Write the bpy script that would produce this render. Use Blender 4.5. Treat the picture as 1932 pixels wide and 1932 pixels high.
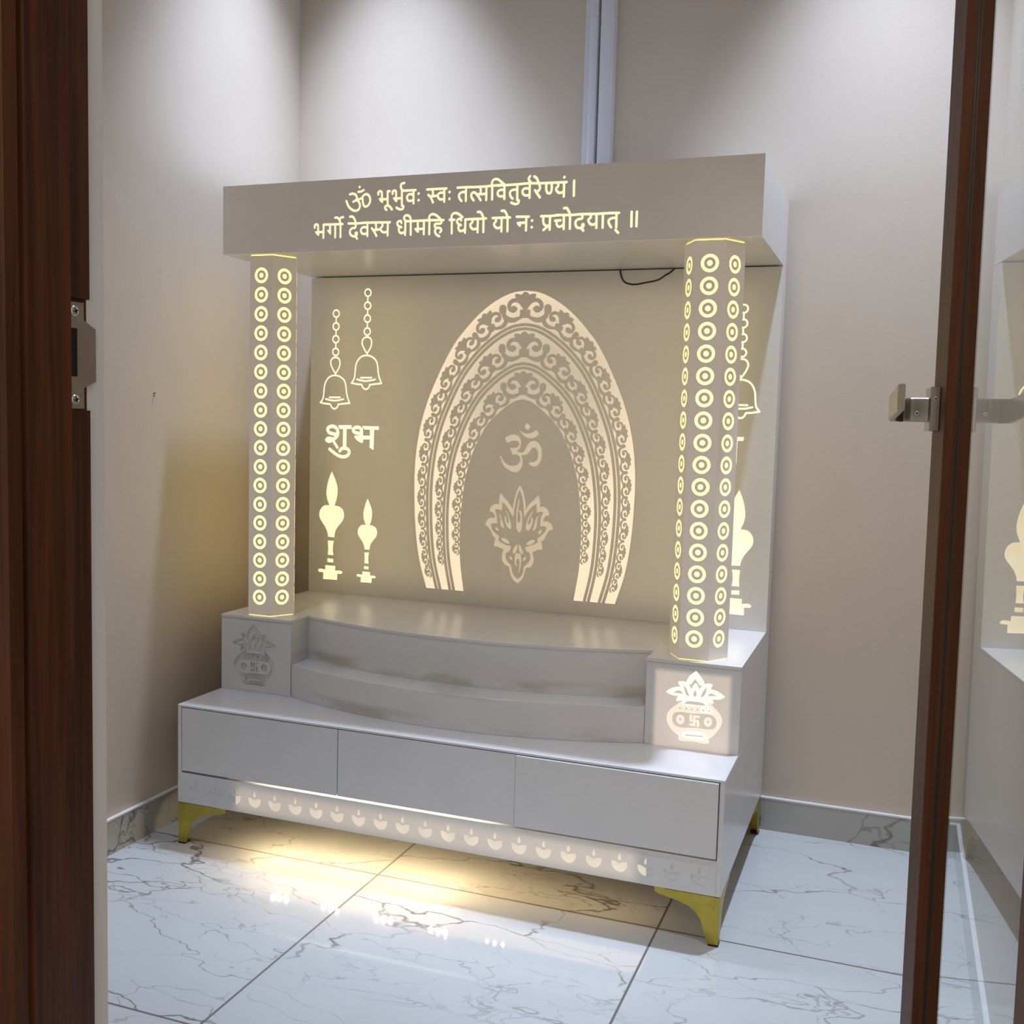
import bpy, math, random
import numpy as np
from mathutils import Vector, Matrix
from mathutils.geometry import delaunay_2d_cdt

for _o in list(bpy.data.objects):
    bpy.data.objects.remove(_o, do_unlink=True)
SC = bpy.context.scene
COL = SC.collection

# ------------------------------------------------------------------ camera
def camera():
    rx, ry, rz = -0.0845, 0.0266, -0.3511
    cz, sz, cx, sx, cy, sy = math.cos(rz), math.sin(rz), math.cos(rx), math.sin(rx), math.cos(ry), math.sin(ry)
    fwd = Vector((sz * cx, cz * cx, sx)); right = Vector((cz, -sz, 0)); up = right.cross(fwd)
    r2 = right * cy + up * sy; u2 = up * cy - right * sy
    cam = bpy.data.cameras.new('camera'); o = bpy.data.objects.new('camera', cam); COL.objects.link(o)
    m = Matrix((r2, u2, -fwd)).transposed().to_4x4(); m.translation = Vector((1.8327, -2.3648, 1.192))
    o.matrix_world = m
    cam.sensor_width = 36; cam.lens = 1988.843 / 1932 * 36; cam.clip_start = 0.02
    SC.camera = o
camera()

# ------------------------------------------------------------------ world, lights, exposure
def world():
    w = bpy.data.worlds.new('world'); SC.world = w; w.use_nodes = True
    b = w.node_tree.nodes['Background']; b.inputs[0].default_value = (1.0, 0.87, 0.72, 1); b.inputs[1].default_value = 0.72
world()
COOL = (0.60, 0.735, 1.0)
def spot(x, y, z, power, half, blend, rad=0.035, col=COOL):
    l = bpy.data.lights.new('ceiling_spot', 'SPOT'); l.energy = power; l.color = col
    l.spot_size = math.radians(2 * half); l.spot_blend = blend; l.shadow_soft_size = rad
    o = bpy.data.objects.new('ceiling_spot', l); COL.objects.link(o); o.location = (x, y, z)
def area(loc, rot, sx, sy, power, col, name='corridor_fill'):
    l = bpy.data.lights.new(name, 'AREA'); l.shape = 'RECTANGLE'; l.size = sx; l.size_y = sy; l.energy = power; l.color = col
    o = bpy.data.objects.new(name, l); COL.objects.link(o); o.location = loc; o.rotation_euler = rot
spot(0.255, 0.41, 3.4, 335, 29, 0.9)
spot(1.747, 0.41, 3.4, 345, 28.5, 0.9)
spot(0.255, -0.85, 3.4, 80, 33, 0.9)  # unseen front pair, added to brighten the floor and cabinet fronts
spot(1.747, -0.85, 3.4, 80, 33, 0.9)
area((1.3, -3.2, 2.6), (math.radians(35), 0, 0), 1.2, 0.6, 14, (1.0, 0.84, 0.66))  # unseen fill added behind the camera to lift the front faces
SC.view_settings.view_transform = 'Standard'; SC.view_settings.look = 'None'
SC.view_settings.exposure = 0.0; SC.view_settings.gamma = 1.0; SC.view_settings.use_curve_mapping = False
SC.cycles.use_denoising = True
SC.cycles.sample_clamp_indirect = 6.0
SC.cycles.max_bounces = 10; SC.cycles.transparent_max_bounces = 12

# ------------------------------------------------------------------ materials
def nm(name):
    m = bpy.data.materials.new(name); m.use_nodes = True
    nt = m.node_tree; b = nt.nodes['Principled BSDF']
    return m, nt, b
def N(nt, t, **kw):
    n = nt.nodes.new(t)
    for k, v in kw.items(): setattr(n, k, v)
    return n
def lk(nt, a, b): nt.links.new(a, b)
def setv(n, **kw):
    for k, v in kw.items(): n.inputs[k].default_value = v
def math_n(nt, op, a, b=None, c=None, clamp=False):
    n = N(nt, 'ShaderNodeMath', operation=op); n.use_clamp = clamp
    for i, v in enumerate((a, b, c)):
        if v is None: continue
        if hasattr(v, 'is_output'): lk(nt, v, n.inputs[i])
        else: n.inputs[i].default_value = v
    return n.outputs[0]
def mix_rgb(nt, f, a, b):
    n = N(nt, 'ShaderNodeMix', data_type='RGBA')
    for i, v in ((0, f), (6, a), (7, b)):
        if hasattr(v, 'is_output'): lk(nt, v, n.inputs[i])
        else: n.inputs[i].default_value = v if i == 0 else (*v, 1)
    return n.outputs[2]
def ramp01(nt, v, lo, hi):
    n = N(nt, 'ShaderNodeMapRange', interpolation_type='SMOOTHSTEP'); lk(nt, v, n.inputs[0])
    n.inputs[1].default_value = lo; n.inputs[2].default_value = hi
    return n.outputs[0]
def pos_xyz(nt):
    g = N(nt, 'ShaderNodeNewGeometry'); s = N(nt, 'ShaderNodeSeparateXYZ'); lk(nt, g.outputs['Position'], s.inputs[0])
    return g.outputs['Position'], s.outputs[0], s.outputs[1], s.outputs[2]
def simple(name, col, rough=0.5, metal=0.0, spec=0.5, noise=0.0, nscale=6.0):
    m, nt, b = nm(name)
    setv(b, **{'Roughness': rough, 'Metallic': metal, 'Specular IOR Level': spec})
    if noise:
        p, x, y, z = pos_xyz(nt)
        n = N(nt, 'ShaderNodeTexNoise'); setv(n, Scale=nscale, Detail=5.0, Roughness=0.6); lk(nt, p, n.inputs['Vector'])
        lk(nt, mix_rgb(nt, n.outputs[0], tuple(c * (1 - noise) for c in col), tuple(min(1, c * (1 + noise)) for c in col)), b.inputs['Base Color'])
    else: b.inputs['Base Color'].default_value = (*col, 1)
    return m
WHITE = (0.74, 0.725, 0.70)
def acrylic(name, glow=None, gcol=(1, .78, .5), gs=0.3):
    """white solid-surface sheet; glow = (x0,x1,z0,z1,soft): the zone that emits"""
    m, nt, b = nm(name)
    p, x, y, z = pos_xyz(nt)
    n = N(nt, 'ShaderNodeTexNoise'); setv(n, Scale=7.0, Detail=6.0, Roughness=0.6); lk(nt, p, n.inputs['Vector'])
    lk(nt, mix_rgb(nt, ramp01(nt, n.outputs[0], .35, .75), WHITE, tuple(c * .95 for c in WHITE)), b.inputs['Base Color'])
    setv(b, Roughness=0.24); b.inputs['Specular IOR Level'].default_value = 0.45
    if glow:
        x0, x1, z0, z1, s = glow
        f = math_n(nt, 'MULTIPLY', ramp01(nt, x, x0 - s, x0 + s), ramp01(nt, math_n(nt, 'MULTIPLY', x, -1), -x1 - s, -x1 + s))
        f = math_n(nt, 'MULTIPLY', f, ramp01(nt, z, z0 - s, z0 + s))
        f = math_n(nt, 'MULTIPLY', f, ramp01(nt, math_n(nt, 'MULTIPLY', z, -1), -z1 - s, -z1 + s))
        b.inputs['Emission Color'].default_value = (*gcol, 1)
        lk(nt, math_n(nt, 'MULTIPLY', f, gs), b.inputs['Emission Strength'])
    return m
def lit(name, col, s, xmask=None):
    """backlit cut-through: diffuser sheet in front of LEDs"""
    m, nt, b = nm(name)
    b.inputs['Base Color'].default_value = (*WHITE, 1); setv(b, Roughness=0.5)
    b.inputs['Emission Color'].default_value = (*col, 1); b.inputs['Emission Strength'].default_value = s
    if xmask:
        p, x, y, z = pos_xyz(nt); x0, x1, sf = xmask
        n = N(nt, 'ShaderNodeTexNoise', noise_dimensions='1D'); setv(n, Scale=17.0, Detail=1.0); lk(nt, x, n.inputs['W'])
        f = math_n(nt, 'MULTIPLY', ramp01(nt, x, x0 - sf, x0 + sf), ramp01(nt, math_n(nt, 'MULTIPLY', x, -1), -x1 - sf, -x1 + sf))
        f = math_n(nt, 'MULTIPLY', f, math_n(nt, 'MULTIPLY_ADD', n.outputs[0], 0.5, 0.75))
        lk(nt, math_n(nt, 'MULTIPLY', f, s), b.inputs['Emission Strength'])
    return m
M = {}
M['acrylic'] = acrylic('white_acrylic')
M['apron'] = acrylic('backlit_apron', (0.19, 1.30, 0.125, 0.192, 0.02), (1, .76, .50), 0.24)
M['pedestal_lit'] = acrylic('backlit_pedestal', (1.288, 1.475, 0.36, 0.588, 0.008), (1, .77, .57), 0.30)
def stained():
    m = acrylic('stained_acrylic'); nt = m.node_tree; b = nt.nodes['Principled BSDF']; src = b.inputs['Base Color'].links[0].from_socket
    p, x, y, z = pos_xyz(nt)
    n = N(nt, 'ShaderNodeTexNoise'); setv(n, Scale=5.0, Detail=4.0); mp = N(nt, 'ShaderNodeMapping'); lk(nt, p, mp.inputs[0]); setv(mp, Scale=(1, 1, 4)); lk(nt, mp.outputs[0], n.inputs['Vector'])
    band = math_n(nt, 'MAXIMUM', math_n(nt, 'SUBTRACT', 1.0, ramp01(nt, math_n(nt, 'ABSOLUTE', math_n(nt, 'SUBTRACT', z, .502)), .004, .026)), math_n(nt, 'SUBTRACT', 1.0, ramp01(nt, math_n(nt, 'ABSOLUTE', math_n(nt, 'SUBTRACT', z, .408)), .004, .026)))
    f = math_n(nt, 'MULTIPLY', math_n(nt, 'MULTIPLY', band, math_n(nt, 'MULTIPLY', ramp01(nt, n.outputs[0], .42, .68), math_n(nt, 'LESS_THAN', x, 1.26))), 0.7)
    lk(nt, mix_rgb(nt, f, (0.74, 0.725, 0.70), (0.46, 0.40, 0.30)), b.inputs['Base Color']); return m
M['stained'] = stained()
M['fascia'] = acrylic('fascia_warm_glow', (-0.1, 1.6, 1.55, 1.95, 0.05), (1, .77, .52), 0.085)  # warm light on the beam front put in as even emission
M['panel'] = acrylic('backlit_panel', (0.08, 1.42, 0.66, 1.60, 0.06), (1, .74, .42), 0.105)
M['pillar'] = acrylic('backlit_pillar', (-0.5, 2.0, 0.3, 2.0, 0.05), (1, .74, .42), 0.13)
M['text'] = lit('lit_text', (1, .80, .44), 1.0)
M['bell'] = lit('lit_bell', (1, .93, .52), 1.15)
M['lamp'] = lit('lit_lamp', (1, .80, .47), 1.0)
M['om'] = lit('lit_om', (1, .78, .48), 0.36)
M['ring'] = lit('lit_ring', (1, .78, .14), 2.9)
M['core'] = lit('lit_pillar_core', (1, .70, .12), 3.0)
M['leaf'] = lit('lit_leaf', (1, .92, .66), 0.95)
M['pot'] = lit('lit_pot', (1, .74, .50), 0.70)
M['diya'] = lit('lit_diya', (1, .78, .52), 0.46, (0.188, 1.325, 0.002))
M['tape'] = lit('lit_tape', (1, .84, .55), 3.2, (0.30, 0.90, 0.12))
M['led_dim'] = lit('led_dot_dim', (1, .72, .36), 150.0)
M['led'] = lit('led_dot', (1, .76, .44), 1300.0)
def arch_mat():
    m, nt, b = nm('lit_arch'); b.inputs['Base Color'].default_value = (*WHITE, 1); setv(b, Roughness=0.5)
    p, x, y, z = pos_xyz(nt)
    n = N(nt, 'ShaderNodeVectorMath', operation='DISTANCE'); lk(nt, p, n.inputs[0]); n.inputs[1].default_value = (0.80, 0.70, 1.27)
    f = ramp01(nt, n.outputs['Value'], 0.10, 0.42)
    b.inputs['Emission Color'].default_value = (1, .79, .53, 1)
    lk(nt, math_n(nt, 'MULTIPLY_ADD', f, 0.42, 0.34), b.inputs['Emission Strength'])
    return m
M['arch'] = arch_mat()
M['gold'] = simple('gold_metal', (0.46, 0.36, 0.06), 0.36, 0.8, 0.5, 0.4, 22)
M['rubber'] = simple('black_rubber', (0.012, 0.011, 0.010), 0.7)
M['wire'] = simple('black_wire', (0.012, 0.008, 0.010), 0.45)
M['steel'] = simple('brushed_steel', (0.33, 0.31, 0.28), 0.27, 1.0, 0.5, 0.1, 80)
M['strike'] = simple('strike_steel', (0.42, 0.37, 0.30), 0.38, 0.85, 0.5, 0.1, 40)
M['screw'] = simple('zinc_screw', (0.62, 0.66, 0.70), 0.3, 0.9)
M['dark'] = simple('dark_gap', (0.01, 0.009, 0.008), 0.8)
M['pvc'] = simple('white_pvc', (0.70, 0.70, 0.74), 0.4)
M['gasket'] = simple('black_gasket', (0.01, 0.012, 0.011), 0.4)
M['bead'] = simple('white_bead', (0.75, 0.73, 0.70), 0.5)
def wall_mat(name, col):
    m, nt, b = nm(name); p, x, y, z = pos_xyz(nt)
    n = N(nt, 'ShaderNodeTexNoise'); setv(n, Scale=1.6, Detail=6.0, Roughness=0.55); lk(nt, p, n.inputs['Vector'])
    lk(nt, mix_rgb(nt, ramp01(nt, n.outputs[0], .3, .75), col, tuple(c * .94 for c in col)), b.inputs['Base Color'])
    n2 = N(nt, 'ShaderNodeTexNoise'); setv(n2, Scale=90.0, Detail=3.0); lk(nt, p, n2.inputs['Vector'])
    bp = N(nt, 'ShaderNodeBump'); setv(bp, Strength=0.06, Distance=0.004); lk(nt, n2.outputs[0], bp.inputs['Height']); lk(nt, bp.outputs[0], b.inputs['Normal'])
    setv(b, Roughness=0.62); b.inputs['Specular IOR Level'].default_value = 0.3
    return m
M['wall'] = wall_mat('cream_paint', (0.62, 0.525, 0.425))
M['reveal'] = wall_mat('grey_white_paint', (0.70, 0.69, 0.69))
M['ceil'] = wall_mat('ceiling_paint', (0.62, 0.60, 0.58))
def marble(name, base, vein, grout=None, rough=0.07):
    m, nt, b = nm(name); p, x, y, z = pos_xyz(nt)
    PX, PY, OX, OY = 0.745, 0.758, 0.605, 0.038
    tx = math_n(nt, 'DIVIDE', math_n(nt, 'SUBTRACT', x, OX), PX); ty = math_n(nt, 'DIVIDE', math_n(nt, 'SUBTRACT', y, OY), PY)
    cell = N(nt, 'ShaderNodeCombineXYZ'); lk(nt, math_n(nt, 'FLOOR', tx), cell.inputs[0]); lk(nt, math_n(nt, 'FLOOR', ty), cell.inputs[1])
    wn = N(nt, 'ShaderNodeTexWhiteNoise', noise_dimensions='3D'); lk(nt, cell.outputs[0], wn.inputs['Vector'])
    off = N(nt, 'ShaderNodeVectorMath', operation='SCALE'); lk(nt, wn.outputs['Color'], off.inputs[0]); off.inputs['Scale'].default_value = 6.0
    ad = N(nt, 'ShaderNodeVectorMath', operation='ADD'); lk(nt, p, ad.inputs[0]); lk(nt, off.outputs[0], ad.inputs[1])
    rot = N(nt, 'ShaderNodeMapping'); lk(nt, ad.outputs[0], rot.inputs[0]); setv(rot, Rotation=(0, 0, math.radians(-33)), Scale=(1.0, 2.3, 1.6))
    nz = N(nt, 'ShaderNodeTexNoise'); setv(nz, Scale=2.6, Detail=4.5, Roughness=0.52); lk(nt, rot.outputs[0], nz.inputs['Vector'])
    ds = N(nt, 'ShaderNodeVectorMath', operation='SCALE'); lk(nt, nz.outputs['Color'], ds.inputs[0]); ds.inputs['Scale'].default_value = 0.55
    dv = N(nt, 'ShaderNodeVectorMath', operation='ADD'); lk(nt, rot.outputs[0], dv.inputs[0]); lk(nt, ds.outputs[0], dv.inputs[1])
    def veins(scale, w0, seed, lo, hi, dens):
        sh = N(nt, 'ShaderNodeVectorMath', operation='ADD'); lk(nt, dv.outputs[0], sh.inputs[0]); sh.inputs[1].default_value = (seed, seed * 2.1, seed * .7)
        v = N(nt, 'ShaderNodeTexVoronoi', feature='DISTANCE_TO_EDGE'); setv(v, Scale=scale); lk(nt, sh.outputs[0], v.inputs['Vector'])
        mk = N(nt, 'ShaderNodeTexNoise'); setv(mk, Scale=dens, Detail=2.0); lk(nt, sh.outputs[0], mk.inputs['Vector'])
        amp = ramp01(nt, mk.outputs[0], lo, hi)
        line = math_n(nt, 'SUBTRACT', 1.0, ramp01(nt, v.outputs['Distance'], 0.0, w0))
        return math_n(nt, 'MULTIPLY', line, amp)
    a = veins(1.25, 0.011, 0.0, .36, .62, 2.0)
    c = veins(2.1, 0.012, 4.3, .42, .66, 1.6)
    g_ = veins(3.6, 0.014, 2.2, .46, .66, 1.9)
    e = veins(13.0, 0.09, 8.1, .65, .75, 1.7)
    f = math_n(nt, 'MAXIMUM', math_n(nt, 'MULTIPLY', a, 0.95), math_n(nt, 'MAXIMUM', math_n(nt, 'MULTIPLY', c, 0.75), math_n(nt, 'MULTIPLY', e, 0.7)))
    f = math_n(nt, 'MAXIMUM', f, math_n(nt, 'MULTIPLY', g_, 0.55))
    cl = N(nt, 'ShaderNodeTexNoise'); setv(cl, Scale=2.2, Detail=4.0); lk(nt, ad.outputs[0], cl.inputs['Vector'])
    col = mix_rgb(nt, ramp01(nt, cl.outputs[0], .35, .8), base, tuple(q * .93 for q in base))
    col = mix_rgb(nt, f, col, vein)
    if grout:
        def edge(t, P):
            fr = math_n(nt, 'FRACT', t); d = math_n(nt, 'MINIMUM', fr, math_n(nt, 'SUBTRACT', 1.0, fr))
            return math_n(nt, 'LESS_THAN', math_n(nt, 'MULTIPLY', d, P), 0.0028)
        g = math_n(nt, 'MAXIMUM', edge(tx, PX), edge(ty, PY))
        col = mix_rgb(nt, g, col, grout)
        lk(nt, math_n(nt, 'MULTIPLY_ADD', g, 0.5, rough), b.inputs['Roughness'])
    else: setv(b, Roughness=rough)
    lk(nt, col, b.inputs['Base Color']); b.inputs['Specular IOR Level'].default_value = 0.5
    return m
M['floor'] = marble('marble_tile', (0.515, 0.522, 0.50), (0.155, 0.14, 0.115), (0.14, 0.12, 0.10))
M['skirt'] = marble('marble_skirting', (0.42, 0.41, 0.37), (0.12, 0.10, 0.07), None, 0.2)
def wood(name, c0, c1, rough, spec=0.28):
    m, nt, b = nm(name); p, x, y, z = pos_xyz(nt)
    mp = N(nt, 'ShaderNodeMapping'); lk(nt, p, mp.inputs[0]); setv(mp, Scale=(60, 60, 2.2))
    n = N(nt, 'ShaderNodeTexNoise'); setv(n, Scale=1.0, Detail=6.0, Roughness=0.65, Distortion=0.6); lk(nt, mp.outputs[0], n.inputs['Vector'])
    lk(nt, mix_rgb(nt, ramp01(nt, n.outputs[0], .3, .75), c0, c1), b.inputs['Base Color'])
    setv(b, Roughness=rough); b.inputs['Specular IOR Level'].default_value = spec
    bp = N(nt, 'ShaderNodeBump'); setv(bp, Strength=0.08, Distance=0.002); lk(nt, n.outputs[0], bp.inputs['Height']); lk(nt, bp.outputs[0], b.inputs['Normal'])
    return m
M['wood'] = wood('dark_mahogany', (0.034, 0.0085, 0.0018), (0.105, 0.030, 0.0055), 0.36)
M['wood_door'] = wood('door_mahogany', (0.066, 0.021, 0.007), (0.120, 0.042, 0.016), 0.55, 0.22)
M['chip'] = wood('raw_wood', (0.05, 0.02, 0.006), (0.22, 0.11, 0.04), 0.7)
def glass():
    m = bpy.data.materials.new('door_glass'); m.use_nodes = True; nt = m.node_tree; nt.nodes.clear()
    out = N(nt, 'ShaderNodeOutputMaterial'); g = N(nt, 'ShaderNodeNewGeometry')
    d = N(nt, 'ShaderNodeVectorMath', operation='DOT_PRODUCT'); lk(nt, g.outputs['Normal'], d.inputs[0]); lk(nt, g.outputs['Incoming'], d.inputs[1])
    c = math_n(nt, 'ABSOLUTE', d.outputs['Value'])
    f = math_n(nt, 'MULTIPLY_ADD', math_n(nt, 'POWER', math_n(nt, 'SUBTRACT', 1.0, c), 4.0), 0.93, 0.06)
    tr = N(nt, 'ShaderNodeBsdfTransparent'); tr.inputs[0].default_value = (0.97, 0.985, 0.975, 1)
    gl = N(nt, 'ShaderNodeBsdfGlossy'); gl.inputs['Roughness'].default_value = 0.0; gl.inputs['Color'].default_value = (0.95, 0.97, 0.96, 1)
    mx = N(nt, 'ShaderNodeMixShader'); lk(nt, f, mx.inputs[0]); lk(nt, tr.outputs[0], mx.inputs[1]); lk(nt, gl.outputs[0], mx.inputs[2]); lk(nt, mx.outputs[0], out.inputs[0])
    m2 = bpy.data.materials.new('door_glass_body'); m2.use_nodes = True; nt = m2.node_tree; nt.nodes.clear()
    out = N(nt, 'ShaderNodeOutputMaterial'); tr = N(nt, 'ShaderNodeBsdfTransparent'); tr.inputs[0].default_value = (0.98, 0.99, 0.985, 1); lk(nt, tr.outputs[0], out.inputs[0])
    return m, m2
M['glass'], M['glass_body'] = glass()

# ------------------------------------------------------------------ mesh helpers
BASE = {}          # object name -> world offset of its origin
class MB:
    def __init__(self): self.v = []; self.f = []; self.m = []
    def add(self, vs, fs, mi=0):
        o = len(self.v); self.v += [tuple(p) for p in vs]; self.f += [tuple(i + o for i in f) for f in fs]; self.m += [mi] * len(fs)
    def box(self, x0, x1, y0, y1, z0, z1, mi=0):
        self.add([(x0, y0, z0), (x1, y0, z0), (x1, y1, z0), (x0, y1, z0), (x0, y0, z1), (x1, y0, z1), (x1, y1, z1), (x0, y1, z1)],
                 [(0, 3, 2, 1), (4, 5, 6, 7), (0, 1, 5, 4), (1, 2, 6, 5), (2, 3, 7, 6), (3, 0, 4, 7)], mi)
    def prism(self, poly, a0, a1, fn, mi=0):
        """poly: 2D outline, swept from a0 to a1; fn(u,v,a)->xyz"""
        n = len(poly); vs = [fn(u, v, a0) for u, v in poly] + [fn(u, v, a1) for u, v in poly]
        tri = delaunay_2d_cdt([Vector(q) for q in poly], [(i, (i + 1) % n) for i in range(n)], [], 1, 1e-7)
        idx = {}
        for i, oi in enumerate(tri[3]):
            idx[i] = oi[0] if oi else None
        fs = []
        if all(v is not None for v in idx.values()):
            for t in tri[2]:
                fs.append(tuple(idx[i] for i in t)); fs.append(tuple(idx[i] + n for i in reversed(t)))
        fs += [(i, (i + 1) % n, (i + 1) % n + n, i + n) for i in range(n)]
        self.add(vs, fs, mi)
    def tube(self, path, r, seg=8, mi=0, cap=True):
        P = [Vector(q) for q in path]; rings = []
        for i, q in enumerate(P):
            t = (P[min(i + 1, len(P) - 1)] - P[max(i - 1, 0)]).normalized()
            a = t.cross(Vector((0, 0, 1)));
            if a.length < 1e-4: a = t.cross(Vector((0, 1, 0)))
            a.normalize(); b = t.cross(a)
            rr = r[i] if isinstance(r, (list, tuple)) else r
            rings.append([q + a * (rr * math.cos(2 * math.pi * k / seg)) + b * (rr * math.sin(2 * math.pi * k / seg)) for k in range(seg)])
        vs = [p for rg in rings for p in rg]; fs = []
        for i in range(len(P) - 1):
            for k in range(seg):
                fs.append((i * seg + k, i * seg + (k + 1) % seg, (i + 1) * seg + (k + 1) % seg, (i + 1) * seg + k))
        if cap: fs += [tuple(range(seg)), tuple(reversed(range((len(P) - 1) * seg, len(P) * seg)))]
        self.add(vs, fs, mi)
    def disc(self, c, ax, r, h, seg=20, mi=0, dome=0.0):
        """short cylinder from point c along unit axis ax"""
        ax = Vector(ax).normalized(); a = ax.cross(Vector((0, 0, 1)))
        if a.length < 1e-4: a = ax.cross(Vector((0, 1, 0)))
        a.normalize(); b = ax.cross(a); c = Vector(c)
        lev = [(r, 0), (r, h * .6), (r * .86, h)] + ([(r * .45, h + dome)] if dome else [])
        vs = [c + ax * hh + (a * math.cos(2 * math.pi * k / seg) + b * math.sin(2 * math.pi * k / seg)) * rr for rr, hh in lev for k in range(seg)]
        fs = [(i * seg + k, i * seg + (k + 1) % seg, (i + 1) * seg + (k + 1) % seg, (i + 1) * seg + k) for i in range(len(lev) - 1) for k in range(seg)]
        fs += [tuple(reversed(range(seg))), tuple(range((len(lev) - 1) * seg, len(lev) * seg))]
        self.add(vs, fs, mi)
def obj(name, mb, mats, parent=None, bevel=0.0, smooth=False, seg=2):
    me = bpy.data.meshes.new(name)
    off = BASE.get(parent.name, Vector((0, 0, 0))) if parent else Vector((0, 0, 0))
    me.from_pydata([tuple(Vector(p) - off) for p in mb.v], [], mb.f)
    if not isinstance(mats, (list, tuple)): mats = [mats]
    for m in mats: me.materials.append(m)
    if len(mats) > 1: me.polygons.foreach_set('material_index', mb.m)
    if smooth: me.polygons.foreach_set('use_smooth', [True] * len(me.polygons))
    me.update()
    import bmesh
    bm = bmesh.new(); bm.from_mesh(me); bmesh.ops.recalc_face_normals(bm, faces=bm.faces); bm.to_mesh(me); bm.free()
    o = bpy.data.objects.new(name, me); COL.objects.link(o)
    if parent: o.parent = parent
    BASE[o.name] = off
    if bevel:
        md = o.modifiers.new('bevel', 'BEVEL'); md.width = bevel; md.segments = seg; md.limit_method = 'ANGLE'; md.angle_limit = math.radians(40)
    return o
def thing(name, loc, label, cat, kind=None, group=None):
    o = bpy.data.objects.new(name, None); COL.objects.link(o); o.location = loc; o.empty_display_size = 0.1
    BASE[o.name] = Vector(loc); tag(o, label, cat, kind, group); return o
def tag(o, label=None, cat=None, kind=None, group=None):
    if label: o['label'] = label
    if cat: o['category'] = cat
    if kind: o['kind'] = kind
    if group: o['group'] = group
    return o

# ------------------------------------------------------------------ engraved drawings: signed distance fields (mm) -> outlines
def catmull(pts, n=6, closed=False, corner=None):
    P = [np.array(p, float) for p in pts]; L = len(P); out = []
    def tan(i):
        if not closed and (i == 0 or i == L - 1): return (P[min(i + 1, L - 1)] - P[max(i - 1, 0)])
        a = P[i] - P[i - 1]; b = P[(i + 1) % L] - P[i]
        na, nb = np.linalg.norm(a), np.linalg.norm(b)
        if corner is not None and na > 0 and nb > 0 and np.dot(a, b) / (na * nb) < corner: return None
        return ((a / max(na, 1e-6)) + (b / max(nb, 1e-6))) * 0.5
    for i in range(L if closed else L - 1):
        p, q = P[i], P[(i + 1) % L]; d = np.linalg.norm(q - p)
        t0, t1 = tan(i), tan((i + 1) % L)
        if closed or True:
            t0 = (q - p) if t0 is None else (t0 / max(np.linalg.norm(t0), 1e-6) * d)
            t1 = (q - p) if t1 is None else (t1 / max(np.linalg.norm(t1), 1e-6) * d)
        for k in range(n):
            s = k / n
            out.append((2 * s**3 - 3 * s**2 + 1) * p + (s**3 - 2 * s**2 + s) * t0 + (-2 * s**3 + 3 * s**2) * q + (s**3 - s**2) * t1)
    if not closed: out.append(P[-1])
    return [tuple(p) for p in out]
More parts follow.
